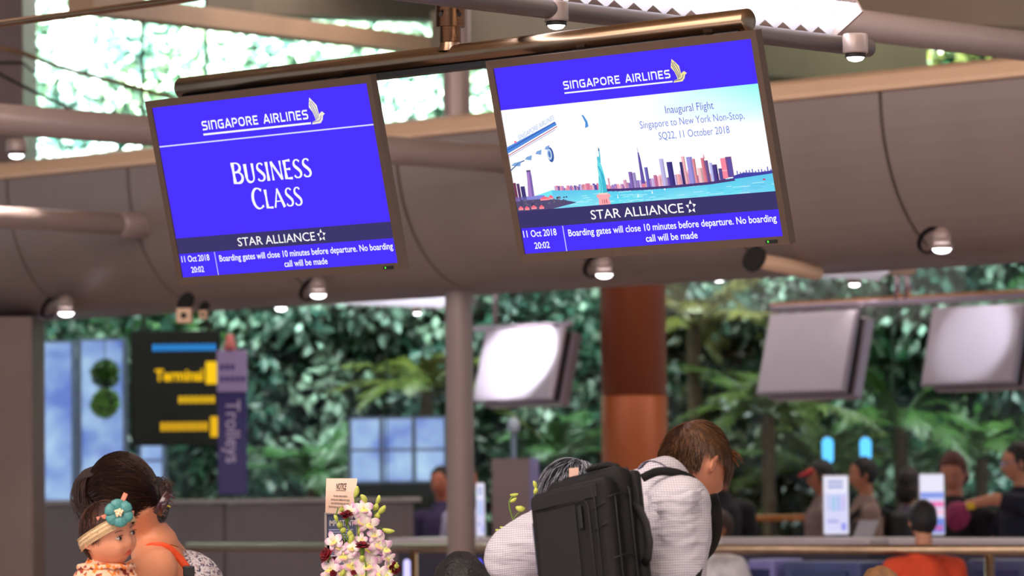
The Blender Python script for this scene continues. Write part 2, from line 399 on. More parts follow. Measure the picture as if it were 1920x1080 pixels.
for px in (775, 1855, 360):
    B = dl(px, 24, 1050); MB().tube([B, B+Z*(zr-.02)], .027, 16).build('post', steelw, rail, smooth=True)
    MB().lathe(B, Z, [(.06, 0), (.06, .02), (.03, .03)], 20).build('base_ring', dark, rail)
def counter(label, a, b, py, Y0, body=True):
    P = dl(a, Y0, py); Q = dl(b, Y0, py); zt = zat(a, py, P)
    t = thing('counter', label, 'counter', (P+Q)/2)
    MB().obox(P+Z*(zt-.05), Q-P, EV*.5, Z*.05).build('worktop', ledge, t, bevel=.018)
    MB().obox(P+EV*.06+D*.05, Q-P-D*.1, EV*.4, Z*(zt-.05)).build('body', mat('counter_body', rgb(70, 66, 84), .5, .1, .1, 3), t)
    return t
counter('check-in counter with white top left of the slim column', 724, 905, 1009, 25.2)
counter('check-in counter with white top behind the bending man', 909, 1329, 1009, 25.3)
counter('check-in counter with white top right of the bending man', 1332, 1628, 1009, 25.2)
counter('check-in counter with white top at the right edge', 1664, 2000, 1010, 25.2)
# bluish luggage-belt fronts under the railing
for a, b, y0, lab, col_ in ((1400, 1450, 1042, 'lilac-framed belt gate under the railing', rgb(150, 150, 220)), (1466, 1612, 1046, 'blue-grey bag-drop scale under the railing', rgb(84, 96, 150)), (1812, 1925, 1042, 'slate-blue bag-drop scale at the right edge', rgb(78, 86, 130))):
    P = dl(a, 24.6, y0); Q = dl(b, 24.6, y0); zt = zat(a, y0, P)
    t = thing('bag_drop', lab, 'bag drop', P)
    MB().obox(P, Q-P, EV*.3, Z*(zt-.02)).build('body', mat('bagdrop_%d' % a, col_, .45, .1, .15, 6), t, bevel=.02)
    MB().obox(P-EV*.015+Z*(zt-.2)+(Q-P)*.15, (Q-P)*.7, EV*.02, Z*.12).build('display', mat('bagdrop_face', rgb(60, 70, 120), .2), t)
t = thing('tall_board', 'tall pale taupe board standing beyond the slim column', 'board', at(962, 930, 29.5)*1)
pa = at(922, 860, 29.5); pb = at(992, 860, 29.5); pc = at(1010, 860, 29.5)
MB().box(pa.x, pb.x, 29.5, 29.62, 0, pa.z).build('panel', mat('board_taupe', rgb(150, 128, 132), .5, 0, .04, 4), t)
MB().box(pb.x, pc.x, 29.52, 29.7, 0, pa.z).build('side_strip', mat('board_lilac', rgb(150, 146, 200), .4, 0, .04, 4), t)
t = thing('post_light', 'slim grey lamp post with round head above the tall board', 'lamp post', at(963, 930, 31))
p0 = at(963, 900, 31); p1 = at(963, 798, 31)
MB().tube([Vector((p0.x, 31, 0)), p1], .022, 12).build('post', mat('post_grey', rgb(110, 124, 150), .4, .3, .05), t, smooth=True)
MB().ell(p1, .05, .05, .07).build('lamp_head', mat('lamp_head', rgb(190, 205, 225), .3, 0, .05), t, smooth=True)
# ------------------------------------------------------------------ displays
TILT = R_(13.19); C1 = Vector((-.7547, 12.178, .9859+1.55)); C2 = C1 + D*1.5388
NH = Vector((-sin(PHI), -cos(PHI), 0))
DN = (-Z*cos(TILT) - NH*sin(TILT)); NS = D.cross(DN).normalized()
if NS.dot(NH) < 0: NS = -NS
U16 = 1/16.
def S(C, u, v, o=0.0): return C + D*((u-8)*U16) + DN*((v-4.5)*U16) + NS*o
_fc = {}
def text_tris(s, bold=0.0):
    k = (s, bold)
    if k in _fc: return _fc[k]
    cu = bpy.data.curves.new('t', 'FONT'); cu.body = s; cu.size = 1; cu.offset = bold; cu.resolution_u = 3
    o = bpy.data.objects.new('t', cu); COL.objects.link(o)
    dg = bpy.context.evaluated_depsgraph_get(); me = o.evaluated_get(dg).to_mesh()
    vs = [tuple(v.co[:2]) for v in me.vertices]; fs = [tuple(p.vertices) for p in me.polygons]
    o.evaluated_get(dg).to_mesh_clear(); bpy.data.objects.remove(o); bpy.data.curves.remove(cu)
    _fc[k] = (vs, fs); return _fc[k]
class Pic:
    "flat coloured print on a plane; coordinates u right, v down"
    def __init__(s, S_): s.S = S_; s.m = MB(); s.z = .0012
    def up(s): s.z += .00025
    def col(s, c): s.m.cur = lin(tuple(k/255 for k in c))
    def poly(s, pts, c):
        s.col(c); s.m.poly([s.S(u, v, s.z) for u, v in pts])
    def rect(s, a, b, c_, d, c): s.poly([(a, d), (c_, d), (c_, b), (a, b)], c)
    def grad(s, pts4, cols):
        ids = []
        for (u, v), c in zip(pts4, cols): s.col(c); ids.append(s.m.addv(s.S(u, v, s.z)))
        s.m.f.append(ids)
    def text(s, t, ul, ur, base, h, c, bold=0., capref=None):
        vs, fs = text_tris(t, bold); s.col(c)
        x0 = min(v[0] for v in vs); x1 = max(v[0] for v in vs)
        kx = (ur-ul)/(x1-x0); ky = h/.73
        i = len(s.m.v)
        for x, y in vs: s.m.addv(s.S(ul+(x-x0)*kx, base-y*ky, s.z))
        s.m.f += [[i+k for k in f] for f in fs]
    def stroke(s, pts, w, c):
        s.col(c); n = len(pts)
        if not isinstance(w, (list, tuple)): w = [w]*n
        closed = pts[0] == pts[-1]; L = []
        for i, (x, y) in enumerate(pts):
            a = pts[i-1] if i > 0 else (pts[-2] if closed else None); b = pts[i+1] if i < n-1 else (pts[1] if closed else None)
            def nn(p, q):
                dx, dy = q[0]-p[0], q[1]-p[1]; l = sqrt(dx*dx+dy*dy) or 1; return (-dy/l, dx/l)
            if a is None: nx, ny = nn((x, y), b); k = 1
            elif b is None: nx, ny = nn(a, (x, y)); k = 1
            else:
                n1 = nn(a, (x, y)); n2 = nn((x, y), b); nx, ny = n1[0]+n2[0], n1[1]+n2[1]; l = sqrt(nx*nx+ny*ny) or 1
                nx, ny = nx/l, ny/l; k = 1/max(.5, nx*n1[0]+ny*n1[1])
            h = w[i]/2*k; L.append(((x+nx*h, y+ny*h), (x-nx*h, y-ny*h)))
        for (a, b), (c_, d) in zip(L, L[1:]):
            s.m.poly([s.S(u, v, s.z) for u, v in (a, b, d, c_)])
def arc(cx, cy, rx, ry, a0, a1, n=10):
    return [(cx+rx*cos(R_(a0+(a1-a0)*k/n)), cy+ry*sin(R_(a0+(a1-a0)*k/n))) for k in range(n+1)]
def rr(x0, y0, x1, y1, r=.14):
    p = arc(x1-r, y1-r, r, r, 0, 90, 4)+arc(x0+r, y1-r, r, r, 90, 180, 4)+arc(x0+r, y0+r, r, r, 180, 270, 4)+arc(x1-r, y0+r, r, r, 270, 360, 4)
    return p+[p[0]]
t_ = .085
SIA = {
 'S': (.68, [[(.64, 1-t_)]+arc(.22, .78, .14, .14, 90, 180, 4)+arc(.22, .66, .14, .14, 180, 270, 4)+[(.45, .52)]+arc(.46, .36, .14, .14, 90, 0, 4)+arc(.46, .22, .14, .14, 0, -90, 4)+[(.04, .08)]]),
 'I': (.22, [[(.11, 0), (.11, 1)]]),
 'n': (.72, [[(.1, 0), (.1, .91), (.38, .91)]+arc(.46, .77, .16, .14, 90, 0, 4)+[(.62, 0)]]),
 'G': (.76, [[(.68, .91), (.3, .91)]+arc(.28, .7, .18, .21, 90, 180, 4)+arc(.28, .3, .18, .21, 180, 270, 4)+[(.64, .09), (.64, .5), (.4, .5)]]),
 'A': (.74, [[(.04, 0), (.35, .95), (.39, .95), (.70, 0)], [(.18, .3), (.56, .3)]]),
 'P': (.68, [[(.1, 0), (.1, .91), (.4, .91)]+arc(.42, .67, .18, .24, 90, -90, 8)+[(.26, .43)]]),
 'O': (.80, [rr(.1, .09, .7, .91, .26)]),
 'R': (.72, [[(.1, 0), (.1, .91), (.4, .91)]+arc(.42, .69, .18, .22, 90, -90, 8)+[(.26, .47)], [(.38, .47), (.64, 0)]]),
 'E': (.64, [[(.6, .91), (.1, .91), (.1, .09), (.6, .09)], [(.1, .5), (.55, .5)]]),
 'L': (.58, [[(.1, 1), (.1, .09), (.55, .09)]]), ' ': (.42, [])}
def sia(pic, t, ul, ur, top, base, c, w=.20):
    W = sum(SIA[k][0]+.1 for k in t)-.1; k = (ur-ul)/W; h = base-top; x = ul
    for ch in t:
        a, sts = SIA[ch]
        for st in sts: pic.stroke([(x+p*k, base-q*h) for p, q in st], w*h*.95, c)
        x += (a+.1)*k
def fl(p, q, n=6, a=.175, b=.125):
    "flared stem"
    return [(p[0]+(q[0]-p[0])*i/n, p[1]+(q[1]-p[1])*i/n) for i in range(n+1)], [a if i in (0, n) else (a*.8+b*.2 if i in (1, n-1) else b) for i in range(n+1)]
def tap(pts, ws):
    n = len(pts)-1; m = len(ws)-1; r = []
    for i in range(n+1):
        t = i/n*m; j = min(int(t), m-1); r.append(ws[j]+(ws[j+1]-ws[j])*(t-j))
    return pts, r
th, tk = .05, .125
BUS = {
 'B': (.56, [fl((.1, 0), (.1, 1)), tap([(.06, .965), (.2, .965)]+arc(.24, .75, .2, .215, 90, -90, 10)+[(.12, .535)], [th, th, tk, tk, th]), tap([(.12, .52), (.25, .52)]+arc(.27, .275, .23, .25, 90, -90, 10)+[(.06, .03)], [th, th, tk, tk, th])]),
 'U': (.62, [tap([(.1, 1), (.1, .3)]+arc(.29, .27, .19, .25, 180, 300, 8), [.19, .12, .12, .1, .06]), tap(arc(.33, .28, .17, .26, 270, 360, 5)+[(.5, 1)], [.05, .07, .08, .08, .15])]),
 'S': (.46, [tap([(.4, .86)]+arc(.25, .76, .16, .205, 55, 200, 8)+[(.14, .62), (.28, .48), (.38, .36)]+arc(.22, .23, .19, .2, 10, -130, 8)+[(.05, .16)], [.09, .05, .1, .14, .14, .1, .05, .1])]),
 'I': (.22, [fl((.1, 0), (.1, 1))]),
 'N': (.66, [fl((.09, 0), (.09, 1), a=.12, b=.07), tap([(.09, .98), (.57, .02)], [.13, .12, .12]), fl((.57, 0), (.57, 1), a=.12, b=.07)]),
 'E': (.46, [fl((.1, 0), (.1, 1)), tap([(.08, .965), (.42, .97)], [.05, .06, .11]), tap([(.08, .52), (.38, .52)], [.05, .05, .1]), tap([(.08, .035), (.43, .03)], [.05, .06, .11])]),
 'C': (.66, [tap([(.6, .87)]+arc(.38, .5, .29, .475, 55, 305, 20)+[(.61, .14)], [.12, .05, .11, .15, .15, .11, .05, .1])]),
 'L': (.46, [fl((.1, 0), (.1, 1)), tap([(.08, .035), (.43, .03)], [.05, .06, .11])]),
 'A': (.66, [tap([(.04, 0), (.3, 1)], [.11, .06, .06]), tap([(.29, 1), (.6, 0)], [.12, .12, .17]), tap([(.14, .33), (.47, .33)], [.05, .05])])}
def bus(pic, t, ul, ur, base, hbig, hs, c):
    W = sum((BUS[k][0]+.05)*(hbig/hs if i == 0 else 1) for i, k in enumerate(t)); k = (ur-ul)/W; x = ul
    for i, ch in enumerate(t):
        h = hbig if i == 0 else hs; kk = k*(hbig/hs if i == 0 else 1); a, sts = BUS[ch]
        for st, ws in sts: pic.stroke([(x+p*kk, base-q*h) for p, q in st], [q*kk*.92 for q in ws], c)
        x += (a+.05)*kk
def bird(p, x, y, sx, sy, c, c2):
    "winged emblem in a box: x,y top-left; unit box 0..1"
    def T(l): return [(x+a*sx, y+b*sy) for a, b in l]
    p.poly(T([(.14, 0), (.36, .16), (.56, .32), (.60, .58), (.62, .80), (.36, .98), (.30, .76), (.20, .55), (.0, .36), (.06, .18)][::-1]), c)
    p.poly(T([(.50, .72), (.72, .60), (.84, .56), (1.0, .66), (.86, .72), (.80, .86), (.62, .985), (.02, 1.0), (.10, .90), (.40, .86)][::-1]), c)
    p.up()
    for l in ([(.12, .12), (.30, .40), (.42, .62), (.46, .82)], [(.10, .24), (.24, .48), (.36, .70), (.40, .86)], [(.24, .14), (.42, .34), (.52, .56), (.54, .80)]):
        p.stroke(T(l), .035*sy, c2)
    p.stroke(T([(.10, .92), (.50, .90), (.66, .84), (.74, .70)]), .035*sy, c2)
BLUE = (76, 52, 255); W_ = (255, 255, 255); BAND = (62, 56, 108)
def star(p, cx, cy, r):
    for k in range(5):
        a = R_(-90+72*k); q = R_(36)
        P = (cx+r*cos(a), cy+r*sin(a)); A = (cx+r*.50*cos(a+q*.75), cy+r*.50*sin(a+q*.75)); B = (cx+r*.56*cos(a-q*1.0), cy+r*.56*sin(a-q*1.0))
        p.poly([P, A, B], W_); 
def common(p):
    p.rect(0, 6.93, 16, 7.76, BAND)
    p.up()
    p.text('STAR ALLIANCE', 4.66, 10.42, 7.58, .46, W_, .004); star(p, 10.9, 7.35, .33)
    p.text('11 Oct 2018', .14, 2.30, 8.2, .34, W_, .014); p.text('20:02', .74, 1.73, 8.78, .32, W_, .014)
    p.rect(2.73, 7.78, 2.79, 9.0, (200, 200, 255))
    p.text('Boarding gates will close 10 minutes before departure. No boarding', 3.05, 15.8, 8.30, .34, W_, .014)
    p.text('call will be made', 7.83, 11.0, 8.82, .34, W_, .014)
prm = bpy.data.materials.new('screen_picture'); prm.use_nodes = True; nt = prm.node_tree; nt.nodes.remove(nt.nodes['Principled BSDF'])
e = nt.nodes.new('ShaderNodeEmission'); a_ = nt.nodes.new('ShaderNodeAttribute'); a_.attribute_name = 'Col'
nt.links.new(a_.outputs['Color'], e.inputs[0]); e.inputs[1].default_value = 1.0; nt.links.new(e.outputs[0], nt.nodes['Material Output'].inputs[0])

def display(label, C, picfn):
    t = thing('flight_display', label, 'display', C)
    b = .0235; bw = b/U16
    # front bezel: four mitred rails
    q = [(0, 0), (16, 0), (16, 9), (0, 9)]; k = [(-bw, -bw), (16+bw, -bw), (16+bw, 9+bw), (-bw, 9+bw*1.1)]
    mb = MB()
    for i in range(4):
        j = (i+1) % 4
        for (z0, z1) in ((.008, -.012),):
            o0, o1 = S(C, *k[i], z0), S(C, *k[j], z0); i0, i1 = S(C, *q[i], z0-.002), S(C, *q[j], z0-.002)
            mb.poly([o0, i0, i1, o1]); mb.poly([i0, S(C, *q[i], -.004), S(C, *q[j], -.004), i1]); mb.poly([S(C, *k[i], z0-.012), o0, o1, S(C, *k[j], z0-.012)])
    mb.build('bezel', bezelm, t)
    mb = MB(); kk = [(-bw*.95, -bw*.95), (16+bw*.95, -bw*.95), (16+bw*.95, 9+bw), (-bw*.95, 9+bw)]; f0 = [S(C, *p, -.004) for p in kk]; f1 = [S(C, *p, -.020) for p in kk]
    k2 = [(.8, .6), (15.0, .6), (15.0, 8.4), (.8, 8.4)]; f2 = [S(C, *p, -.10) for p in k2]
    for A, B in ((f0, f1), (f1, f2)):
        for i in range(4): j = (i+1) % 4; mb.poly([A[i], A[j], B[j], B[i]])
    mb.poly(f2); mb.poly(f0[::-1]); mb.build('casing', bezelm, t)
    p = Pic(lambda u, v, o: S(C, u, v, o)); picfn(p)
    p.m.build('screen_image', prm, t, colors=True)
    MB().obox(S(C, 15.0, 9.12, .0082), D*.042, DN*.009, NS*.002).build('status_window', blk, t)
    MB().obox(S(C, 15.12, 9.15, .0100), D*.005, DN*.0055, NS*.001).build('status_light', emat('led_green', (.1, 1, .05), 1.2), t)
    for u in (4, 12):
        MB().obox(S(C, u-.5, .3, -.05), D*.06, DN*.1, -NS*.07).build('mount_bracket', dark, t)
        MB().obox(S(C, u-.3, .9, -.085), D*.035, -DN*.075, -NS*.03).build('mount_arm', dark, t)
    return t
def pic1(p):
    p.rect(0, 0, 16, 9, BLUE); p.up()
    sia(p, 'SInGAPORE AIRLInES', 3.52, 11.45, .98, 1.45, W_); p.rect(3.52, 1.62, 11.55, 1.72, W_)
    bird(p, 11.6, .38, 1.05, 1.36, (246, 240, 220), (150, 140, 190))
    p.rect(0, 2.03, 16, 2.10, (225, 225, 255))
    bus(p, 'BUSInESS'.upper(), 5.12, 11.05, 4.36, 1.10, .97, W_); bus(p, 'CLASS', 6.24, 10.02, 5.76, 1.10, .97, W_)
    common(p)
def pic2(p):
    rnd = random.Random(3)
    p.rect(0, 0, 16, 9, BLUE); p.up()
    sia(p, 'SInGAPORE AIRLInES', 4.24, 10.9, .98, 1.36, W_); p.rect(4.24, 1.50, 10.97, 1.57, W_)
    bird(p, 11.0, .50, .9, 1.09, (248, 236, 160), (110, 100, 150))
    p.up()
    p.rect(0, 2.03, 16, 6.95, (255, 255, 255)); p.up()
    sk = (255, 255, 255); c1 = (150, 255, 250); c2 = (205, 255, 255)
    p.grad([(9.5, 3.2), (12.5, 2.8), (13, 2.03), (9.5, 2.03)], [sk, (238, 255, 255), c2, sk])
    p.grad([(12.5, 2.8), (16, 3.1), (16, 2.03), (13, 2.03)], [(238, 255, 255), c2, c1, c2])
    p.grad([(9.5, 3.2), (16, 3.9), (16, 3.1), (12.5, 2.8)], [sk, sk, c2, (238, 255, 255)])
    # water
    def wc(): return (120+rnd.randint(-12, 25), 225+rnd.randint(-8, 14), 250)
    xs = [2.4, 4, 6, 8, 10, 12, 14, 16]; tops = [6.05, 6.12, 6.2, 6.26, 6.3, 6.27, 6.16, 6.1]
    p.grad([(0, 6.95), (2.4, 6.95), (2.4, 6.05), (0, 6.5)], [wc()]*4)
    for i in range(len(xs)-1):
        p.grad([(xs[i], 6.95), (xs[i+1], 6.95), (xs[i+1], tops[i+1]), (xs[i], tops[i])], [wc(), wc(), (96, 205, 240), (96, 205, 240)])
    p.up()
    for k in range(60):
        u = rnd.uniform(3, 15.6); v = rnd.uniform(6.36, 6.9); l = rnd.uniform(.2, .9)
        p.poly([(u, v), (u+l, v-.01), (u+l, v+.02), (u, v+.025)], (190, 245, 255) if k % 3 else (96, 200, 235))
    for u, v in ((6.45, 6.68), (7.7, 6.72), (8.6, 6.6), (9.4, 6.48)): p.poly([(u, v), (u+.09, v), (u+.05, v-.2)], W_)
    p.up()
    def sh(u):  # shoreline v at u
        pts = [(2.6, 6.06), (5, 6.18), (6.4, 6.26), (8, 6.3), (10, 6.32), (12, 6.3), (13.6, 6.22), (16, 6.12)]
        for (a, b), (c_, d) in zip(pts, pts[1:]):
            if a <= u <= c_: return b+(d-b)*(u-a)/(c_-a)
        return 6.1
    pal = [(255, 170, 190), (236, 150, 180), (200, 140, 205), (255, 205, 215), (120, 100, 190), (160, 130, 210), (90, 80, 160), (255, 190, 180), (215, 190, 240), (230, 120, 160)]
    def bld(u, w, v0, c, n=3):
        b = sh(u)+.02; p.rect(u, v0, u+w, b, c)
        d = tuple(max(0, int(k*.72)) for k in c); p.rect(u+w*.62, v0+.02, u+w, b, d)
    u = 2.6
    while u < 6.6: h = rnd.uniform(.08, .22)+.12*max(0, 1-abs(u-4.9)/1.2); bld(u, rnd.uniform(.08, .16), sh(u)-h, rnd.choice(pal)); u += rnd.uniform(.05, .1)
    p.up(); u = 6.0
    while u < 13.1:
        h = (.22+.45*max(0, 1-abs(u-10.4)/3.6))*rnd.uniform(.6, 1.25); bld(u, rnd.uniform(.14, .26), sh(u)-h, rnd.choice(pal)); u += rnd.uniform(.10, .17)
    p.up()
    for u, w, v0, c in ((7.4, .22, 5.5, (140, 110, 190)), (7.62, .2, 5.55, (170, 150, 210)), (8.42, .2, 5.35, (120, 110, 200)), (9.4, .26, 5.02, (200, 190, 240)), (9.82, .34, 5.2, (70, 60, 140)), (10.6, .2, 5.25, (60, 50, 110)), (10.75, .2, 5.0, (255, 190, 200)), (11.05, .34, 5.05, (160, 150, 225)), (11.35, .2, 5.15, (240, 150, 160)), (11.9, .2, 5.15, (230, 130, 150)), (12.1, .2, 5.28, (120, 90, 150)), (12.35, .18, 5.4, (200, 200, 255)), (12.52, .28, 5.5, (80, 66, 140)), (12.85, .3, 5.7, (90, 80, 150)), (7.0, .2, 5.85, (230, 170, 200)), (6.05, .1, 5.7, (240, 170, 200)), (8.9, .2, 5.75, (200, 120, 160)), (9.12, .22, 5.8, (255, 190, 205)), (11.6, .3, 5.6, (250, 200, 205))):
        bld(u, w, v0, c)
    p.up()
    p.poly([(8.1, 6.1), (8.34, 6.1), (8.28, 4.9), (8.24, 4.62), (8.17, 4.62), (8.15, 4.9)], (110, 90, 175)); p.poly([(8.22, 6.1), (8.34, 6.1), (8.28, 4.9), (8.22, 4.62)], (70, 60, 140)); p.rect(8.19, 4.4, 8.215, 4.62, (180, 160, 220))
    p.poly([(12.05, 5.2), (12.17, 5.2), (12.11, 4.95)], (220, 150, 170))
    p.rect(13.06, 5.24, 13.36, 6.18, (255, 140, 165)); p.rect(13.36, 5.2, 13.72, 6.14, (120, 80, 140)); p.rect(13.46, 5.3, 13.68, 6.1, (70, 90, 190)); p.rect(13.06, 5.8, 13.36, 5.83, (255, 225, 225))
    for k in range(26): u = 5.9+k*.3; p.poly([(u, sh(u)+.1), (u+.33, sh(u)+.09), (u+.3, sh(u)-.02), (u, sh(u)-.03)], (80, 60, 120))
    p.poly([(13.6, 6.24), (16, 6.12), (16, 5.98), (15.2, 6.02), (14.3, 5.98), (13.7, 6.08)], (70, 70, 170))
    for k in range(12): u = 13.9+k*.18; p.rect(u, 5.9-rnd.uniform(-.05, .1), u+.06, 6.05, (90, 90, 190))
    p.rect(15.35, 6.33, 15.5, 6.4, (200, 60, 120))
    # left tower and island
    p.poly([(.84, 6.3), (1.25, 6.25), (1.28, 5.3), (1.26, 5.02), (1.0, 5.02), (.98, 5.4)], (170, 130, 200)); p.poly([(1.1, 6.25), (1.25, 6.25), (1.28, 5.3), (1.26, 5.02), (1.16, 5.02)], (110, 90, 170)); p.rect(1.0, 5.0, 1.27, 5.08, (60, 50, 90))
    for a, b, c_, c in ((0.02, .18, 5.55, (120, 60, 90)), (.22, .4, 5.6, (90, 60, 110)), (.45, .72, 5.75, (70, 60, 120)), (.0, 1.9, 6.25, (140, 140, 220))): p.rect(a, c_, b, 6.5, c)
    p.up()
    p.poly([(0, 6.95), (2.2, 6.95), (3.9, 6.72), (3.3, 6.6), (2.6, 6.5), (1.2, 6.42), (0, 6.45)], (90, 80, 120))
    for k in range(46):
        u = rnd.uniform(0, 3.3); v = rnd.uniform(6.45, 6.9-u*.06); r = rnd.uniform(.05, .11); c = rnd.choice([(60, 60, 80), (90, 84, 110), (120, 110, 130), (70, 70, 100)])
        p.poly([(u-r, v), (u+r, v), (u+r*.6, v-r), (u-r*.6, v-r)], c)
    p.up()
    for u, v, w in ((.25, 6.88, .3), (.65, 6.9, .3), (1.1, 6.88, .35), (1.6, 6.9, .3), (1.9, 6.5, .6), (2.3, 6.46, .3)):
        p.rect(u-w/2, v-.08, u+w/2, v, (255, 150, 160)); p.poly([(u-w/2-.03, v-.08), (u+w/2+.03, v-.08), (u, v-.2)], (255, 110, 130))
    # statue on its pedestal
    p.poly([(5.28, 6.95), (6.02, 6.95), (5.94, 6.62), (6.06, 6.56), (6.06, 6.44), (5.2, 6.44), (5.2, 6.56), (5.3, 6.62)], (255, 175, 180)); p.rect(5.35, 6.36, 5.92, 6.46, (255, 215, 205))
    for k in range(3): p.rect(5.48+k*.13, 6.68, 5.55+k*.13, 6.88, (190, 70, 100))
    p.poly([(5.36, 6.38), (5.9, 6.38), (5.92, 6.0), (5.9, 5.6), (5.86, 5.25), (5.8, 5.0), (5.74, 4.86), (5.62, 4.84), (5.56, 5.1), (5.55, 5.5), (5.46, 5.9)], (110, 225, 235))
    p.up()
    p.poly([(5.66, 6.38), (5.9, 6.38), (5.92, 6.0), (5.86, 5.5), (5.7, 5.2)], (70, 190, 215)); p.stroke([(5.62, 5.1), (5.72, 5.4), (5.82, 5.7)], .05, (50, 160, 200)); p.stroke([(5.56, 5.6), (5.62, 6.0), (5.52, 6.35)], .04, (60, 170, 205))
    p.poly(arc(5.7, 4.76, .085, .12, 360, 0, 12)[:-1], (90, 205, 220)); p.stroke([(5.76, 4.95), (5.82, 4.6), (5.82, 4.38)], [.1, .07, .05], (90, 200, 220)); p.poly([(5.77, 4.4), (5.87, 4.4), (5.84, 4.24), (5.80, 4.24)], (60, 110, 160))
    # aircraft
    p.poly([(0, 4.12), (3.45, 2.98), (3.38, 2.82), (0, 3.82)], (84, 140, 225)); p.up()
    for k in range(40): u = .05+k*.083; v = 4.0-u*.333; p.rect(u, v-.02-.06, u+.045, v-.02, (40, 60, 150))
    p.stroke([(0, 4.22), (3.45, 3.06)], .035, (190, 40, 110)); p.stroke([(0, 4.3), (3.3, 3.2)], .02, (110, 120, 200))
    vs, fs = text_tris('SINGAPORE AIRLINES', .0); x1 = max(v[0] for v in vs); p.col((175, 200, 240)); i = len(p.m.v)
    for x, y in vs:
        a = x/x1*2.5; p.m.addv(p.S(.85+a, 3.55-a*.335-y*.33, p.z))
    p.m.f += [[i+k for k in f] for f in fs]
    p.rect(.55, 3.55, .7, 3.65, (255, 120, 170))
    for u, v, w in ((.45, 4.66, .7), (1.3, 4.42, .5), (2.0, 4.2, .45), (2.6, 4.02, .35)): p.poly([(u-w/2, v+.05), (u+w*.3, v+.12), (u+w/2, v-.12), (u-w*.2, v-.06)], (130, 170, 225))
    p.stroke([(0, 4.95), (.6, 4.62), (1.0, 4.52)], .05, (60, 90, 150))
    p.poly(arc(2.75, 4.36, .2, .36, 360, 0, 18)[:-1], (60, 95, 170)); p.up(); p.poly(arc(2.69, 4.33, .15, .27, 360, 0, 18)[:-1], (190, 215, 245)); p.up(); p.poly(arc(2.69, 4.33, .08, .16, 360, 0, 14)[:-1], (90, 130, 190))
    p.poly([(5.12, 2.62), (5.24, 2.66), (5.42, 2.95), (5.44, 3.2), (5.22, 3.26), (5.28, 3.0)], (80, 150, 225))
    p.up(); tb = (74, 92, 215)
    p.text('Inaugural Flight', 10.3, 13.2, 2.96, .38, tb, -.004); p.text('Singapore to New York Non-Stop,', 8.62, 14.9, 3.54, .36, (96, 124, 225), -.006); p.text('SQ22, 11 October 2018', 9.65, 13.9, 4.13, .36, (96, 124, 225), -.006)
    p.up(); common(p)
display('left overhead display with blue screen reading Business Class', C1, pic1)
display('right overhead display with flight announcement over a city skyline', C2, pic2)

# hanging frame of the two displays
t = thing('display_hanger', 'bronze steel T-shaped hanger carrying the two lit displays', 'hanger', C1+D*.7+Z*.5)
top = C1 + Z*(.5625/2*cos(TILT)+.073) + NS*.0 + NH*(.5625/2*sin(TILT)-.13)
def onbar(px):
    best = None
    for k in range(-200, 400):
        q = top + D*(k*.01); d = q-EYE; x = 960+F*d.dot(CR)/d.dot(FW)
        if best is None or abs(x-px) < best[0]: best = (abs(x-px), k*.01)
    return best[1]
a, b = onbar(340), onbar(1404); pl = onbar(846)
MB().lathe(top+D*a, D, [(.028, 0), (.034, .006), (.034, b-a-.004), (.030, b-a)], 40).build('crossbar', bronze, t, smooth=True)
P = top+D*pl
MB().tube([P+Z*.015, P+Z*.5], .0325, 32).build('drop_pole', bronze, t, smooth=True)
MB().lathe(P, Z, [(.040, .014), (.036, .026), (.0328, .040)], 32, cap=False).build('weld_collar', bronze, t, smooth=True)
MB().lathe(P+Z*.088, Z, [(.033, 0), (.045, .001), (.045, 2.6), (.040, 2.6)], 40).build('sleeve', bronze, t, smooth=True)
for s_ in (-1, 1):
    q = P+Z*.124+Vector((s_*.028, -.0355, 0)); n = Vector((s_*.6, -.8, 0))
    MB().lathe(q-n*.004, n, [(.0075, 0), (.0075, .006), (.003, .0065)], 16).build('bolt', dark, t, smooth=False)
MB().obox(top+D*(a+.02)-Z*.046+NH*-.025, D*(b-a-.04), Z*.016, NH*.05).build('mount_rail', blk, t)
for C_ in (C1, C2): q_ = top+D*((C_-C1).length-.46)-Z*.075-NH*.02; MB().obox(q_, D*.80, Z*.030, NH*.03).build('gap_block', blk, t)  # added black blocks that keep the gap over each display dark

# far displays seen from behind
lil = mat('display_back_white', rgb(196, 190, 206), .36, .25, .02, 4); lil2 = mat('display_rim', rgb(160, 146, 160), .35, .5, .03, 6)
def fardisplay(label, TL, TR, BR, BL, Y, tail):
    t = thing('counter_display', label, 'display', at(*TL, Y), 'displays over the far counters')
    # pick the top-left at Y, follow D for the top edge
    A = at(*TL, Y); best = min((abs((960+F*(A+D*s-EYE).dot(CR)/(A+D*s-EYE).dot(FW))-TR[0]), s) for s in [k*.01 for k in range(20, 200)])[1]
    H_ = (BL[1]-TL[1])/ppm(Y); b = math.atan(.07+(TL[0]-BL[0])/max(1, (BL[1]-TL[1]))/sin(PHI))
    b = min(b, R_(16)); dn = -Z*cos(b)-EV*sin(b); n = D.cross(dn).normalized()
    if n.dot(EV) > 0: n = -n
    a_, c_ = D*best, dn*(H_/cos(b))
    MB().obox(A, a_, c_, -n*.05).build('back_panel', lil, t, bevel=.012)
    MB().obox(A-D*.012-dn*.01+(-n)*.012, a_+D*.024, c_+dn*.02, -n*.03).build('rim', lil2, t, bevel=.006)
    MB().obox(A+D*.02+dn*.02+(-n)*.05, a_-D*.05, c_*.94, -n*.09).build('core', dark, t)
    MB().obox(A+(-n)*.14, a_, c_, -n*tail).build('rear_display', lil2, t, bevel=.012)
    return A, best
A2, b2 = fardisplay('pale back of the far display nearest the right display, on the long rail', (1443, 590), (1604, 582), (1592, 735), (1418, 738), 28.6, .10)
A3, b3 = fardisplay('pale back of the far display at the right edge with a light glare', (1748, 578), (1920, 568), (1915, 715), (1728, 722), 27.2, .08)
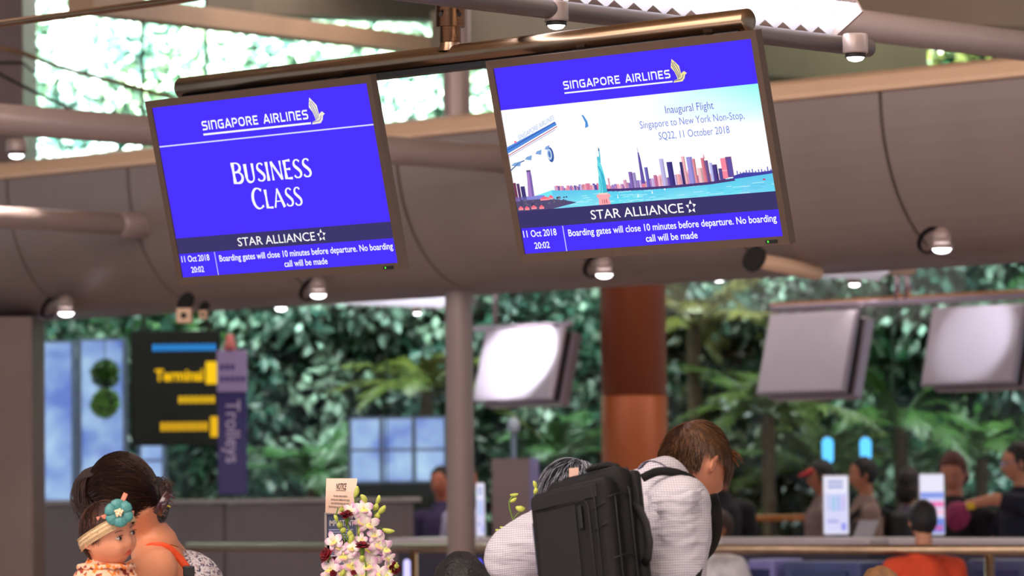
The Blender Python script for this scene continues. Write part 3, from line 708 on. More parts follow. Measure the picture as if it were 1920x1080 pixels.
A1, b1 = fardisplay('pale back of the far display beside the slim column with a bright glare', (910, 618), (1056, 612), (1030, 750), (888, 752), 31.6, .10)
raill = mat('rail_lilac_steel', rgb(196, 176, 190), .25, .7, .05, 6)
t = thing('display_rail', 'long horizontal rail carrying two far displays at the right', 'rail', A2)
o = A2-D*.03+Z*.02+EV*.04; d_ = D*4.0
MB().obox(o, d_, Z*.05, EV*.05).build('rail_bar', raill, t, bevel=.008)
MB().obox(o+Z*.05, d_, Z*.02, EV*.05).build('rail_cap', mat('rail_orange', rgb(214, 150, 100), .35, .4, .05, 6), t)
pp = at(1681, 560, 27.5); m_ = A2+D*((pp.x-A2.x)/cos(PHI))
for k in (0, .09): MB().tube([m_+D*k+EV*.06+Z*.06, m_+D*k+EV*.06+Z*.33], .024, 12).build('drop_pole', raill, t, smooth=True)
MB().obox(m_-D*.1+Z*.28, D*.3, Z*.10, EV*.12).build('ceiling_mount', paintl, t, bevel=.01)
t = thing('display_rail', 'short horizontal rail carrying the far display beside the slim column', 'rail', A1)
MB().obox(A1-D*.5-Z*.012+EV*.04, D*(b1+.53), Z*.05, EV*.05).build('rail_bar', raill, t, bevel=.008)
MB().tube([A1+D*.05+Z*.06+EV*.065, A1+D*.05+Z*.5+EV*.065], .02, 12).build('drop_pole', raill, t, smooth=True)
# spot beams that put the glare on the far displays
for (px, py, Y) in ((960, 520, 30.2), (1800, 470, 26.0)):
    l = bpy.data.lights.new('display_spot', 'SPOT'); l.energy = 330 if px == 960 else 55; l.spot_size = R_(36); l.spot_blend = .5; l.color = (.97, .95, 1); l.shadow_soft_size = .05
    lo = bpy.data.objects.new('display_spot', l); COL.objects.link(lo); lo.location = at(px, py, Y)
    lo.rotation_euler = (at({960: 985, 1800: 1850}[px], 690, Y+1.2)-lo.location).to_track_quat('-Z', 'Y').to_euler()

# ------------------------------------------------------------------ signs and kiosks
def panelsign(C, w, h):
    "returns S-like mapper for a frontal sign: u,v in metres, centre C"
    return lambda u, v, o: C+Vector((u, -o, -v))
t = thing('trolleys_sign', 'tall indigo Trolleys sign with lilac head on a post', 'sign', at(435, 920, 29)-Z*.3)
c1_ = at(435, 696, 29); c2_ = at(436, 832, 29); w_ = 54/ppm(29); k_ = 1/ppm(29)
MB().cbox(c2_, (w_, 0, 0), (0, .07, 0), (0, 0, 192*k_)).build('body', mat('sign_indigo', rgb(44, 24, 120), .35, 0, .02), t, bevel=.006)
MB().cbox(c1_, (w_*1.03, 0, 0), (0, .08, 0), (0, 0, 78*k_)).build('head', mat('sign_lilac', rgb(186, 168, 224), .4, 0, .02), t, bevel=.006)
MB().cbox(Vector((c2_.x, 29.02, .7)), (w_*.5, 0, 0), (0, .05, 0), (0, 0, 1.4)).build('post', dark, t)
MB().lathe(at(431, 657, 29), Z, [(.05, 0), (.045, .05), (.03, .08), (.028, .12)], 16).build('top_light', mat('top_pink', rgb(226, 130, 130), .4, 0, .05), t, smooth=True)
p = Pic(lambda u, v, o: c2_+Vector((u, -.036-o, -v)))
vs, fs = text_tris('Trolleys', .012); x1 = max(v[0] for v in vs); p.col((205, 190, 235)); i = len(p.m.v); kx = 118*k_/x1
for x, y in vs: p.m.addv(p.S(-.045+.0+y*kx*1.05, -82*k_+x*kx, p.z))
for f_ in fs: p.m.f.append([i+q for q in f_])
p.m.build('lettering', mat('print', (1, 1, 1), .6, attr='Col'), t, colors=True)
p = Pic(lambda u, v, o: c1_+Vector((u, -.041-o, -v)))
for v, n in ((-.03, 3), (.06, 5)):
    p = Pic(lambda u, v, o: c1_+Vector((u, -.041-o, -v)))
    for q in range(n): p.rect(-w_*.4+q*.04, v-.02, -w_*.4+q*.04+.028, v+.02, (88, 74, 160))
    p.m.build('lettering', _m['print'], t, colors=True)
# overhead direction board with lit yellow lines
t = thing('direction_board', 'dark overhead direction board with yellow Terminal lettering', 'sign', at(335, 730, 34))
c_ = at(330, 728, 34); k_ = 1/ppm(34)
MB().cbox(c_, (168*k_, 0, 0), (0, .1, 0), (0, 0, 215*k_)).build('board', mat('board_black', rgb(18, 30, 24), .6, 0, .4, 3), t, bevel=.01)
p = Pic(lambda u, v, o: c_+Vector((u, -.052-o, -v)))
def PX(x, y): return ((x-330)*k_, (y-728)*k_)
p.text('Terminal', *(PX(292, 0)[0], PX(382, 0)[0]), PX(0, 714)[1], 22*k_, (255, 200, 20), .03)
def newp():
    global p
    p.m.build('lit_lettering', prm, t, colors=True); p = Pic(lambda u, v, o: c_+Vector((u, -.052-o, -v)))
newp(); a = PX(387, 679); b = PX(408, 721); p.rect(a[0], a[1], b[0], b[1], (255, 205, 30))
for x0, x1_, y, h, c in ((288, 404, 652, 12, (50, 150, 235)), (336, 404, 750, 13, (240, 190, 30)), (302, 386, 800, 16, (235, 180, 30))):
    newp(); x = x0
    while x < x1_: a = PX(x, y-h/2); b = PX(x+7, y+h/2); p.rect(a[0], a[1], b[0], b[1], c); x += 10
newp(); a = PX(395, 782); b = PX(411, 820); p.rect(a[0], a[1], b[0], b[1], (240, 185, 30))
p.m.build('lit_lettering', prm, t, colors=True)
for dx in (-60, 60): MB().tube([c_+Vector((dx*k_, 0, 107*k_)), Vector((c_.x+dx*k_, c_.y, 6.6))], .018, 8).build('hanger_rod', dark, t)
def kiosk(label, px, py0, py1, w, Y, kind):
    t = thing('info_stand', label, 'sign', at(px, py1, Y)); k = 1/ppm(Y); c = at(px, (py0+py1)/2, Y); h = (py1-py0)*k; w *= k
    MB().cbox(c, (w, 0, 0), (0, .05, 0), (0, 0, h)).build('panel', mat('kiosk_white', rgb(232, 228, 245), .35, 0, .02), t, bevel=.012)
    MB().cbox(Vector((c.x, Y+.02, (c.z-h/2)/2)), (w*.35, 0, 0), (0, .04, 0), (0, 0, c.z-h/2+.02)).build('foot', dark, t)
    p = Pic(lambda u, v, o: c+Vector((u*w, -.0255-o, v*h)))
    p.rect(-.47, -.48, .47, .48, (236, 234, 252)); p.up(); p.rect(-.42, -.45, .42, .2, (218, 216, 250)); p.up()
    if kind == 0:
        for r in (0.36, .28): 
            for q in range(6): p.rect(-.3+q*.1, r, -.23+q*.1, r+.05, (110, 130, 200))
        for q, c1 in enumerate(((190, 200, 240), (150, 200, 235), (170, 190, 240), (200, 190, 240))): p.rect(-.34+q*.19, -.1, -.22+q*.19, .16, c1)
        p.rect(.2, -.42, .38, -.3, (150, 150, 240)); p.rect(-.36, -.3, .1, -.24, (180, 180, 230))
    else:
        p.rect(-.46, .1, .46, .2, (140, 160, 235)); p.rect(-.46, -.04, .46, .05, (240, 130, 190)); p.rect(-.46, -.16, .46, -.08, (250, 200, 225)); p.rect(-.1, -.46, .46, -.22, (120, 140, 225)); p.rect(.1, -.42, .4, -.34, (230, 90, 160))
    p.m.build('glow_print', prm, t, colors=True)  # print glows by added emission, to brighten the stand's face
kiosk('white upright notice stand with grey columns print at the counters', 1567, 891, 1003, 48, 25.6, 0)
kiosk('white upright notice stand with a pink stripe at the counters', 1747, 888, 1004, 47, 25.6, 1)
kiosk('thin white upright card stand just right of the slim column', 901, 905, 1006, 16, 25.6, 0)
for px, lab in ((1551, 'blue-lit kiosk lamp above the man in grey'), (1622, 'blue-lit kiosk lamp above the man with a backpack')):
    c = at(px, 845, 31); k = 1/ppm(31); t = thing('kiosk_lamp', lab, 'lamp', Vector((c.x, 31, 0)), 'blue kiosk lamps')
    MB().tube([Vector((c.x, 31.03, 0)), Vector((c.x, 31.03, c.z+28*k))], 13*k, 16, flat=(1, .5)).build('post', mat('kiosk_grey', rgb(90, 88, 110), .4, .3, .05), t, smooth=True)
    MB().cap(c-Z*14*k-Vector((0, .05, 0)), c+Z*14*k-Vector((0, .05, 0)), 11*k, 11*k, 16).build('blue_light', emat('kiosk_blue', (.12, .55, 1.0), 1.5), t, smooth=True)
# tilted terminal screens on the counter
t = thing('counter_monitor', 'tilted pale monitor on the counter before the backpacker', 'monitor', at(1615, 1005, 25.4))
o = at(1598, 1010, 25.3); MB().obox(o, (.13, 0, 0), (.05, .02, .12), (0, .02, -.008)).build('screen', mat('monitor_pale', rgb(190, 186, 200), .3), t, bevel=.004)
MB().obox(o+Vector((-.035, .01, -.01)), (.03, 0, 0), (.05, .02, .12), (0, .02, 0)).build('stand', dark, t)
# ------------------------------------------------------------------ planted wall beyond the glass
leafm = mat('leaf', (1, 1, 1), .30, 0, attr='Col', spec=.8)
def vmix(a, b, t): return tuple(p+(q-p)*t for p, q in zip(a, b))
def foliage(name, label, x0, x1, y0, y1, Y0, Y1, clumps, per, size, cols, seed, kind='stuff', cr=.5):
    r = random.Random(seed); mb = MB()
    for _ in range(clumps):
        Y = r.uniform(Y0, Y1); c = at(r.uniform(x0, x1), r.uniform(y0, y1), Y); R = r.uniform(.5, 1)*cr
        base = vmix(r.choice(cols), r.choice(cols), r.random())
        if kind == 'stuff' and r.random() < .14: base = vmix(base, rgb(190, 225, 200), .6)  # some clumps paled at random to paint in bright highlights
        for _ in range(per):
            d = Vector((r.gauss(0, 1), r.gauss(0, 1)-.8, r.gauss(0, 1)+.3)).normalized()
            p = c + Vector((d.x*R, d.y*R*.8, d.z*R*.8))*r.uniform(.75, 1.05)
            l = size*r.uniform(.6, 1.25)
            t = (d*.5+Vector((r.gauss(0, .5), r.gauss(0, .4), r.gauss(-.5, .4)))).normalized()
            s = t.cross(d+Vector((r.gauss(0, .35), r.gauss(0, .35), r.gauss(0, .35)))).normalized()
            nrm = s.cross(t)
            k = r.uniform(.6, 1.4); mb.cur = tuple(min(1, q*k) for q in base)
            i = [mb.addv(p), mb.addv(p+t*l*.45+s*l*.28-nrm*l*.06), mb.addv(p+t*l), mb.addv(p+t*l*.45-s*l*.28-nrm*l*.06)]
            mb.f += [[i[0], i[1], i[2]], [i[0], i[2], i[3]]]
    o = mb.build(name, leafm, colors=True); tag(o, label, 'foliage', kind=kind); return o
dk = rgb(14, 34, 24); md = rgb(28, 66, 40); lt = rgb(70, 116, 56); bl = rgb(60, 104, 92); ol = rgb(74, 82, 34); pale = rgb(176, 214, 196); ye = rgb(150, 150, 60)  # pale: sun brightness put into the leaf colour
foliage('climbing_foliage', 'sunlit pale creeper leaves filling the wall above the bulkhead', -60, 980, 20, 330, 38.9, 40.4, 460, 72, .18, [pale, rgb(214, 240, 232), rgb(190, 220, 170), bl], 1, cr=.55)  # near-white tones paint the sun's glare into these leaves
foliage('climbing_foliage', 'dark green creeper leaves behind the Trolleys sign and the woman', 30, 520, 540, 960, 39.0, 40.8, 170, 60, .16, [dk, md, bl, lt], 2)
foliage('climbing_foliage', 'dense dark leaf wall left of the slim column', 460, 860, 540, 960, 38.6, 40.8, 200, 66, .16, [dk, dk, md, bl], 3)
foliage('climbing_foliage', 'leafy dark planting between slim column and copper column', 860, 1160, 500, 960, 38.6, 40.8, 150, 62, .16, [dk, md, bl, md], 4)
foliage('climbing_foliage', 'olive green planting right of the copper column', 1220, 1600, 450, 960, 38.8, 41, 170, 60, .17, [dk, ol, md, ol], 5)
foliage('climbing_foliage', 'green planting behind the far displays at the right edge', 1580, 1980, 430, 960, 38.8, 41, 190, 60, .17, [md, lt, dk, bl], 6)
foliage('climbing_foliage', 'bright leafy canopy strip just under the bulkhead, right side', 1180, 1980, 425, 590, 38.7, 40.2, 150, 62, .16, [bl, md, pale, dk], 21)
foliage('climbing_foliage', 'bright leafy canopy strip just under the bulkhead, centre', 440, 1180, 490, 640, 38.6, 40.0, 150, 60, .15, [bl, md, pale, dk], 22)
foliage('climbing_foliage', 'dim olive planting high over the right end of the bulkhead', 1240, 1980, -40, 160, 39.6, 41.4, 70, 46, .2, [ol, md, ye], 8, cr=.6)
def frond(mb, o, d, L, droop, wid, col, n=16, rng=random):
    d = Vector(d).normalized(); pts = []
    for k in range(n+1):
        t = k/n; pts.append(Vector(o)+d*L*t-Z*droop*t*t)
    side = d.cross(Z).normalized()
    mb.cur = tuple(q*.7 for q in col); mb.tube(pts, [.012*(1-k/(n+1)*.8) for k in range(n+1)], 4)
    for k in range(2, n+1):
        tn = (pts[k]-pts[k-1]).normalized(); w_ = wid*sin(pi*min(1, (k/n)*.85+.12))
        for s in (-1, 1):
            q = rng.uniform(.8, 1.2); mb.cur = tuple(min(1, c*q) for c in col)
            tip = pts[k]+(side*s*.8+tn*.75-Z*rng.uniform(.1, .45)).normalized()*w_*rng.uniform(.85, 1.1)
            b = tn*L*.028
            i = [mb.addv(pts[k]-b), mb.addv(pts[k]+b), mb.addv((pts[k]+tip)/2+b*.8-Z*.01), mb.addv(tip)]
            mb.f += [[i[0], i[1], i[2]], [i[0], i[2], i[3]]]
def palm(name, label, px, py, Y, L, n, col, seed, el=(10, 70), wid=.35, trunk=True):
    r = random.Random(seed); c = at(px, py, Y); t = thing(name, label, 'palm', (c.x, c.y, 0))
    for k in range(n):
        az = 2*pi*k/n+r.uniform(-.3, .3); e_ = R_(r.uniform(*el)); mb = MB()
        cc = vmix(col, lt, r.random()*.35)
        frond(mb, c, (cos(az)*cos(e_), sin(az)*cos(e_)*.8-.2, sin(e_)), L*r.uniform(.8, 1.15), L*r.uniform(.3, .75), wid, cc, rng=r)
        mb.build('frond', leafm, t, colors=True)
    if trunk:
        prof = [(.06+.012*(k % 2), c.z*k/14) for k in range(15)]
        MB().lathe((c.x, c.y, 0), Z, prof, 12).build('trunk', mat('palm_trunk', rgb(80, 66, 46), .8, 0, .2, 8, .4, 20), t)
palm('areca_palm', 'bright green palm low beside the tilted blue panes left of the slim column', 590, 900, 36.6, 1.0, 13, rgb(56, 110, 44), 11)
palm('areca_palm', 'yellowish palm just left of the slim column', 800, 740, 38, 1.1, 10, rgb(110, 116, 50), 12)
palm('areca_palm', 'green palm behind the tall taupe board', 1040, 880, 37.2, 1.1, 11, rgb(70, 110, 60), 13)
palm('areca_palm', 'golden palm high to the right of the copper column', 1300, 610, 37.5, 1.1, 12, rgb(130, 118, 48), 14)
palm('areca_palm', 'olive palm above the man with bent head, right side', 1440, 780, 37, 1.3, 13, rgb(88, 104, 44), 15)
palm('areca_palm', 'tall olive palm below the left far display on the long rail', 1540, 880, 38, 1.4, 12, rgb(84, 96, 44), 16)
palm('areca_palm', 'green palm below the gap between the two right far displays', 1690, 800, 37.4, 1.2, 12, rgb(70, 110, 44), 17)
palm('areca_palm', 'bushy palm at the lower right behind the queueing people', 1840, 860, 37.6, 1.3, 13, rgb(80, 120, 50), 18)
# windows with daylight behind the planting, and leafy balls in front
def paneunit(label, x0, x1, y0, y1, Y, rows, cols_, seed, name='daylit_window'):
    a = at(x0, y1, Y); b = at(x1, y0, Y); t = thing(name, label, 'window', ((a.x+b.x)/2, Y, a.z)); r = random.Random(seed)
    W = (b.x-a.x)/cols_; H_ = (b.z-a.z)/rows; fm = mat('window_frame_grey', rgb(120, 140, 170), .4, .3, .05)
    for i in range(cols_):
        for j in range(rows):
            MB().box(a.x+i*W+.02, a.x+(i+1)*W-.02, Y, Y+.015, a.z+j*H_+.012, a.z+(j+1)*H_-.012).build('pane', paneM, t)
    MB().box(a.x, b.x, Y-.01, Y+.02, 0, a.z-.01).build('base_panel', mat('base_panel_green', rgb(30, 40, 34), .7), t)
    for i in range(cols_+1): MB().box(a.x+i*W-.02, a.x+i*W+.02, Y-.03, Y+.04, a.z, b.z).build('mullion', fm, t)
    for j in range(rows+1): MB().box(a.x, b.x, Y-.02, Y+.03, a.z+j*H_-.012, a.z+j*H_+.012).build('transom', fm, t)
    return t
paneM = bpy.data.materials.new('daylit_pane'); paneM.use_nodes = True; nt = paneM.node_tree; b_ = nt.nodes['Principled BSDF']
b_.inputs['Base Color'].default_value = (.2, .3, .5, 1); b_.inputs['Roughness'].default_value = .1
tc = nt.nodes.new('ShaderNodeTexCoord'); n_ = nt.nodes.new('ShaderNodeTexNoise'); n_.inputs['Scale'].default_value = 3.0; n_.inputs['Detail'].default_value = 3
nt.links.new(tc.outputs['Object'], n_.inputs[0]); cr = nt.nodes.new('ShaderNodeValToRGB'); cr.color_ramp.elements[0].position = .38; _e = cr.color_ramp.elements.new(.33); _e.color = (*rgb(70, 120, 100), 1); cr.color_ramp.elements[0].color = (*rgb(84, 112, 205), 1)
cr.color_ramp.elements[1].position = .72; cr.color_ramp.elements[1].color = (*rgb(190, 226, 255), 1); nt.links.new(n_.outputs[0], cr.inputs[0])
nt.links.new(cr.outputs[0], b_.inputs['Emission Color']); b_.inputs['Emission Strength'].default_value = .75  # mottled pane glow stands in for daylight and foliage reflections
paneunit('tall daylit blue window beside the left pier', 58, 138, 640, 940, 36.4, 1, 1, 1)
paneunit('tall daylit blue window with two leafy balls in front', 150, 234, 636, 940, 36.2, 1, 1, 2)
paneunit('small daylit blue window above the woman\'s hair clip', 262, 308, 822, 905, 36.5, 2, 1, 3)
paneunit('row of blue daylit panes low left of the slim column', 656, 836, 782, 905, 36.0, 2, 3, 4)
def leafball(label, px, py, Y, rpx, col, seed):
    r = random.Random(seed); c = at(px, py, Y); R = rpx/ppm(Y); t = thing('topiary_ball', label, 'plant', c-Z*R)
    MB().ell(c, R*.8, R*.8, R*.8).build('core', mat('ball_core', rgb(30, 50, 20), .9), t, smooth=True)
    mb = MB()
    for _ in range(260):
        d = Vector((r.gauss(0, 1), r.gauss(0, 1), r.gauss(0, 1))).normalized(); p = c+d*R*.8; s = d.orthogonal().normalized(); s = Quaternion(d, r.uniform(0, 6)) @ s
        k = r.uniform(.7, 1.3); mb.cur = tuple(q*k for q in col); u = d*.05+s*.05; v = s.cross(d)*.025
        i = [mb.addv(p), mb.addv(p+u*.5+v), mb.addv(p+u), mb.addv(p+u*.5-v)]; mb.f.append(i)
    tag(mb.build('leaves', leafm, t, colors=True), kind='stuff')
    MB().tube([c+Z*R*.8, Vector((c.x, c.y, 6.6))], .004, 6).build('wire', dark, t)
leafball('round green plant ball hanging before the blue window, upper one', 197, 701, 35.6, 23, rgb(70, 120, 40), 1)
leafball('round bright green plant ball hanging before the blue window, lower one', 197, 756, 35.5, 23, rgb(110, 170, 40), 2)
# glass wall between hall and garden
gw = tag(empty('window_1', (0, 35, 0)), kind='structure')
glm = bpy.data.materials.new('clear_glass'); glm.use_nodes = True; nt = glm.node_tree; pb = nt.nodes['Principled BSDF']; out = nt.nodes['Material Output']
tr = nt.nodes.new('ShaderNodeBsdfTransparent'); gl = nt.nodes.new('ShaderNodeBsdfGlossy'); gl.inputs['Roughness'].default_value = .03; mx = nt.nodes.new('ShaderNodeMixShader'); mx.inputs[0].default_value = .012
nt.links.new(tr.outputs[0], mx.inputs[1]); nt.links.new(gl.outputs[0], mx.inputs[2]); nt.links.new(mx.outputs[0], out.inputs['Surface'])
for k in range(-3, 4):
    MB().box(k*2.3-1.12, k*2.3+1.12, 35, 35.012, .05, 3.9).build('pane', glm, gw)
    MB().box(k*2.3-1.156, k*2.3-1.144, 34.99, 35.02, 0, 4.0).build('mullion', mat('mullion_green', rgb(40, 60, 50), .4, .2), gw)
# thin bronze rail in front of the garden at the right, pale slats
t = thing('garden_rail', 'thin orange-brown rail in front of the planting at the right', 'railing', at(1600, 972, 34))
MB().tube([at(1405, 972, 34), at(1990, 966, 34)], .03, 10).build('rail_bar', mat('rail_brown', rgb(170, 96, 36), .4, .2, .05), t, smooth=True)
for px in (1450, 1650, 1850): q = at(px, 970, 34); MB().tube([q, Vector((q.x, q.y, 0))], .02, 8).build('post', dark, t)
# ------------------------------------------------------------------ people
def skinmat(name, c): 
    m = mat(name, c, .48, 0, .05, 12, .12, 90); b = m.node_tree.nodes['Principled BSDF']; b.inputs['Subsurface Weight'].default_value = .0; return m
def headfn(kind='adult'):
    baby = kind == 'baby'
    def g(a, s): return math.exp(-(a*a)/(2*s*s))
    def fn(q):
        # unit head: x half width .075, y .098 (face +), z .118
        x, y, z = q
        X, Yy, Zz = x/.075, y/.098, z/.118
        if Zz < 0:
            k = -Zz
            x *= 1-(.20 if not baby else .06)*k*k; 
            if Yy < 0: y *= 1-.45*k*k
            elif baby: x *= 1+.10*g(k-.35, .25)
        if Yy > 0:
            y *= .97-.03*abs(X)
            fx = x/.075
            nz = g(fx, .13)*(g(Zz+.18, .13)*.020 + g(Zz+.02, .12)*.010)*(.55 if baby else 1)
            eye = -(g(fx-.42, .17)+g(fx+.42, .17))*g(Zz-.06, .085)*.008
            brow = (g(fx-.40, .22)+g(fx+.40, .22))*g(Zz-.22, .08)*(.001 if baby else .004)
            lip = g(fx, .24)*(g(Zz+.42, .045)+g(Zz+.53, .045))*.0055 - g(fx, .28)*g(Zz+.475, .02)*.003
            chin = g(fx, .3)*g(Zz+.82, .15)*.010
            cheek = (g(fx-.5, .2)+g(fx+.5, .2))*g(Zz+.28, .2)*(.012 if baby else .002)
            f = nz+eye+brow+lip+chin+cheek
            y += f*min(1, Yy*1.6)
        return Vector((x, y, z))
    return fn
def head(mb, c, M, s=1., kind='adult', ears=True, n=56, m=44, neck=None):
    fn = headfn(kind)
    sp = (.080, .092, .106) if kind == 'baby' else (.075, .098, .118)
    mb.ell(c, *sp, M=M*s if False else Matrix([[v*s for v in r] for r in M]), n=n, m=m, fn=fn)
    if ears:
        for sx in (-1, 1):
            e = Vector(c)+M@(Vector((sx*.074, -.008, -.006))*s)
            pts = []; rs = []
            for k in range(13):
                a = R_(-60+k*24); 
                pts.append(e+M@(Vector((sx*(.006+.008*(.5-.5*sin(a+.6))), -.006+.015*cos(a)*-1 if False else -.010*cos(a+2.4), .028*sin(a)))*s)); rs.append(.0042*s)
            mb.tube(pts, rs, 8)
            mb.ell(e+M@(Vector((sx*.004, 0, -.004))*s), .005*s, .013*s, .022*s, M=M, n=12, m=8)
def eyes(root, c, M, s=1., kind='adult', iris=(60, 36, 26)):
    sc = mat('eye_white', rgb(225, 215, 210), .2); im = mat('iris', rgb(*iris), .15)
    yy = .0835 if kind == 'baby' else .087
    for sx in (-1, 1):
        e = Vector(c)+M@(Vector((sx*.0315, yy-.004, .007))*s)
        o = MB().ell(e, .0115*s, .0095*s, (.0058 if kind == 'baby' else .0072)*s, M=M, n=16, m=10).build('eye', sc, root, smooth=True)
        MB().ell(e+M@(Vector((0, .0066, 0))*s), .0062*s, .0045*s, .0066*s, M=M, n=14, m=8).build('iris', im, root, smooth=True)
        pts = [e+M@(Vector((sx*(-.014+.028*k/6), .0098-abs(k-3)*.0016, .0050+.0045*sin(pi*k/6)))*s) for k in range(7)]
        MB().tube(pts, .0013*s, 6).build('eyelid', mat('lash', rgb(30, 18, 14), .6), root)
        if kind != 'baby' or True:
            pts = [e+M@(Vector((sx*(-.014+.03*k/6), .010-abs(k-3)*.001-(k/6)*.006, .021+.004*sin(pi*k/6)))*s) for k in range(7)]
            MB().tube(pts, [.0012*s]*7, 5).build('eyebrow', mat('brow', rgb(60, 40, 32), .8), root)
def lips(root, c, M, s, col, kind='baby'):
    for dz, r in ((-.0455, .0042), (-.0545, .0048)):
        pts = [Vector(c)+M@(Vector((-.016+.032*k/8, (.0905 if kind == 'baby' else .098)-.0028-((k-4)/4)**2*.007, dz+(.002*(1-abs(k-4)/4) if dz > -.05 else 0)))*s) for k in range(9)]
        MB().tube(pts, [r*s*(.35+.65*sin(pi*k/8)) for k in range(9)], 8).build('lip', mat('lip_pink', rgb(*col), .4), root, smooth=True)
def hand(mb, w_, M, s=1., curl=25, side=1):
    "w_: wrist; M columns: x across palm (thumb side = -x*side), y along fingers, z back of hand"
    P = lambda x, y, z: Vector(w_)+M@(Vector((x, y, z))*s)
    mb.cap(P(-.018, .01, 0), P(-.026, .075, 0), .017*s, .013*s); mb.cap(P(.0, .01, 0), P(0, .085, 0), .017*s, .013*s); mb.cap(P(.018, .01, 0), P(.026, .072, 0), .016*s, .012*s)
    for k, (x, y, l) in enumerate(((-.030, .082, .066), (-.010, .088, .074), (.010, .086, .069), (.029, .078, .054))):
        x *= side; p = P(x, y, 0); a = 0; L = [.45*l, .32*l, .26*l]; q = Vector((x, y, 0)); pts = [q.copy()]
        for j in range(3):
            a += R_(curl*(.8+.15*j)); q = q+Vector((x*.06, cos(a), -sin(a)))*L[j]; pts.append(q.copy())
        mb.chain([P(*v) for v in pts], [.0088*s, .0082*s, .0076*s, .0066*s], 10)
    pts = [Vector((-.022*side, .018, -.004)), Vector((-.046*side, .045, -.014)), Vector((-.056*side, .072, -.022)), Vector((-.058*side, .094, -.030))]
    mb.chain([P(*v) for v in pts], [.014*s, .0115*s, .010*s, .0085*s], 10)
def strands(c, M, starts, flow, L, n, rad, cols, seed, lift=.0, ab=(.080, .103, .118), seg=7, noise=.2, dens=None):
    "hair: thin tapering strands combed over the skull; local head coordinates"
    r = random.Random(seed); mb = MB(); cnt = 0; tries = 0
    while cnt < n and tries < n*12:
        tries += 1
        d = Vector((r.gauss(0, 1), r.gauss(0, 1), r.gauss(0, 1))).normalized()
        if not starts(d): continue
        cnt += 1
        p = Vector((d.x*ab[0], d.y*ab[1], d.z*ab[2])); l = L(d)*r.uniform(.75, 1.15); h = 0; col = vmix(r.choice(cols), r.choice(cols), r.random()); mb.cur = col
        pts = []; w1, w2 = r.gauss(0, noise), r.gauss(0, noise); lf = lift*r.uniform(.3, 1.2)
        for k in range(seg+1):
            pts.append(Vector(c)+M@p)
            nrm = Vector((p.x/ab[0]**2, p.y/ab[1]**2, p.z/ab[2]**2)).normalized()
            f = Vector(flow(p, d)); f = f+nrm.cross(f)*w1; f = f-nrm*f.dot(nrm); f.normalize()
            p = p+f*l/seg
            q = sqrt((p.x/ab[0])**2+(p.y/ab[1])**2+(p.z/ab[2])**2); tgt = 1+lf*(k+1)/seg+abs(w2)*.04
            p = p*(1+(tgt/q-1)*.8) if q < tgt or lf < .2 else p
        mb.tube(pts, [rad*(1-.75*k/seg) for k in range(seg+1)], 3, cap=False)
    return mb
hairM = mat('hair', (1, 1, 1), .42, 0, attr='Col', spec=.55)

# ---- bending man with backpack
man = thing('person', 'short-haired man in a pale checked shirt bending forward with a black backpack', 'person', (at(1180, 1000, 9.8).x, 9.85, 0))
skA = skinmat('skin_fair', rgb(196, 128, 98))
def fwdv(azr, pitch): a = R_(azr); e = R_(pitch); return Vector((sin(a)*cos(e), cos(a)*cos(e), sin(e)))
HC = at(1302, 873, 10.0); HM = frame(fwdv(50, -24), Vector((-.10, 0, 1)))
mb = MB(); head(mb, HC, HM, .97)
neck0 = at(1232, 935, 9.9); 
mb.cap(neck0, HC+HM@Vector((0, -.03, -.055)), .062, .056, 20)
# lower arms and hands reach forward, legs inside trousers
rs = at(1268, 938, 9.68); re = at(1266, 1092, 9.62); rw = re+Vector((-.02, .24, -.05))
ls = at(1075, 985, 10.02); le = at(962, 1052, 10.12); lw = le+Vector((.14, .2, -.06))
hips = at(1150, 1330, 9.75); hips.z = .98
mb.chain([rs+Vector((0, .03, -.02)), re, rw], [.042, .042, .028]); mb.chain([ls, le, lw], [.052, .044, .028])
hand(mb, rw, frame((.1, 1, -.2), (0, 0, 1)), .95, 30, 1); hand(mb, lw, frame((.3, 1, -.2), (0, 0, 1)), .95, 30, -1)
mb.chain([neck0, at(1150, 1100, 9.85), hips], [.062, .12, .13])
bx = Vector((hips.x, hips.y, 0))
for s_ in (-1, 1):
    o_ = Vector((.707, -.707, 0))*.1*s_
    mb.chain([hips+o_, bx+o_+Vector((.02, .05, .50)), bx+o_+Vector((0, 0, .09))], [.085, .06, .04]); mb.cap(bx+o_+Vector((-.03, -.03, .045)), bx+o_+Vector((.11, .11, .035)), .04, .032)
organic(mb.build('body', skA, man, smooth=True), .0045, 4)
# hair
cutm = [rgb(92, 58, 36), rgb(60, 38, 26), rgb(140, 96, 60), rgb(44, 28, 20)]
def hairstart(d): return d.z > -.36+ .95*max(0, d.y+.02)*1.0 and not (abs(d.x) > .80 and d.z < .18 and d.y > -.42) and d.y < .86
def scalp(c, M, s, ab, keep, m_, parent, n=48, mm=36, grow=1.0):
    mb = MB(); mb.ell(c, ab[0]*grow, ab[1]*grow, ab[2]*grow, M=Matrix([[v*s for v in r] for r in M]), n=n, m=mm)
    Mi = M.inverted(); out = []
    for f in mb.f:
        q = sum((Mi@(Vector(mb.v[i])-Vector(c)) for i in f), Vector())/len(f)/s; d = Vector((q.x/ab[0], q.y/ab[1], q.z/ab[2])).normalized()
        if keep(d): out.append(f)
    mb.f = out; o = mb.build('hair_base', m_, parent, smooth=True)
    so = o.modifiers.new('t', 'SOLIDIFY'); so.thickness = .004; so.offset = -1; return o
AB = (.079, .103, .120)
scalp(HC, HM, .97, AB, hairstart, mat('hair_base_brown', rgb(48, 32, 22), .7), man, grow=.985)
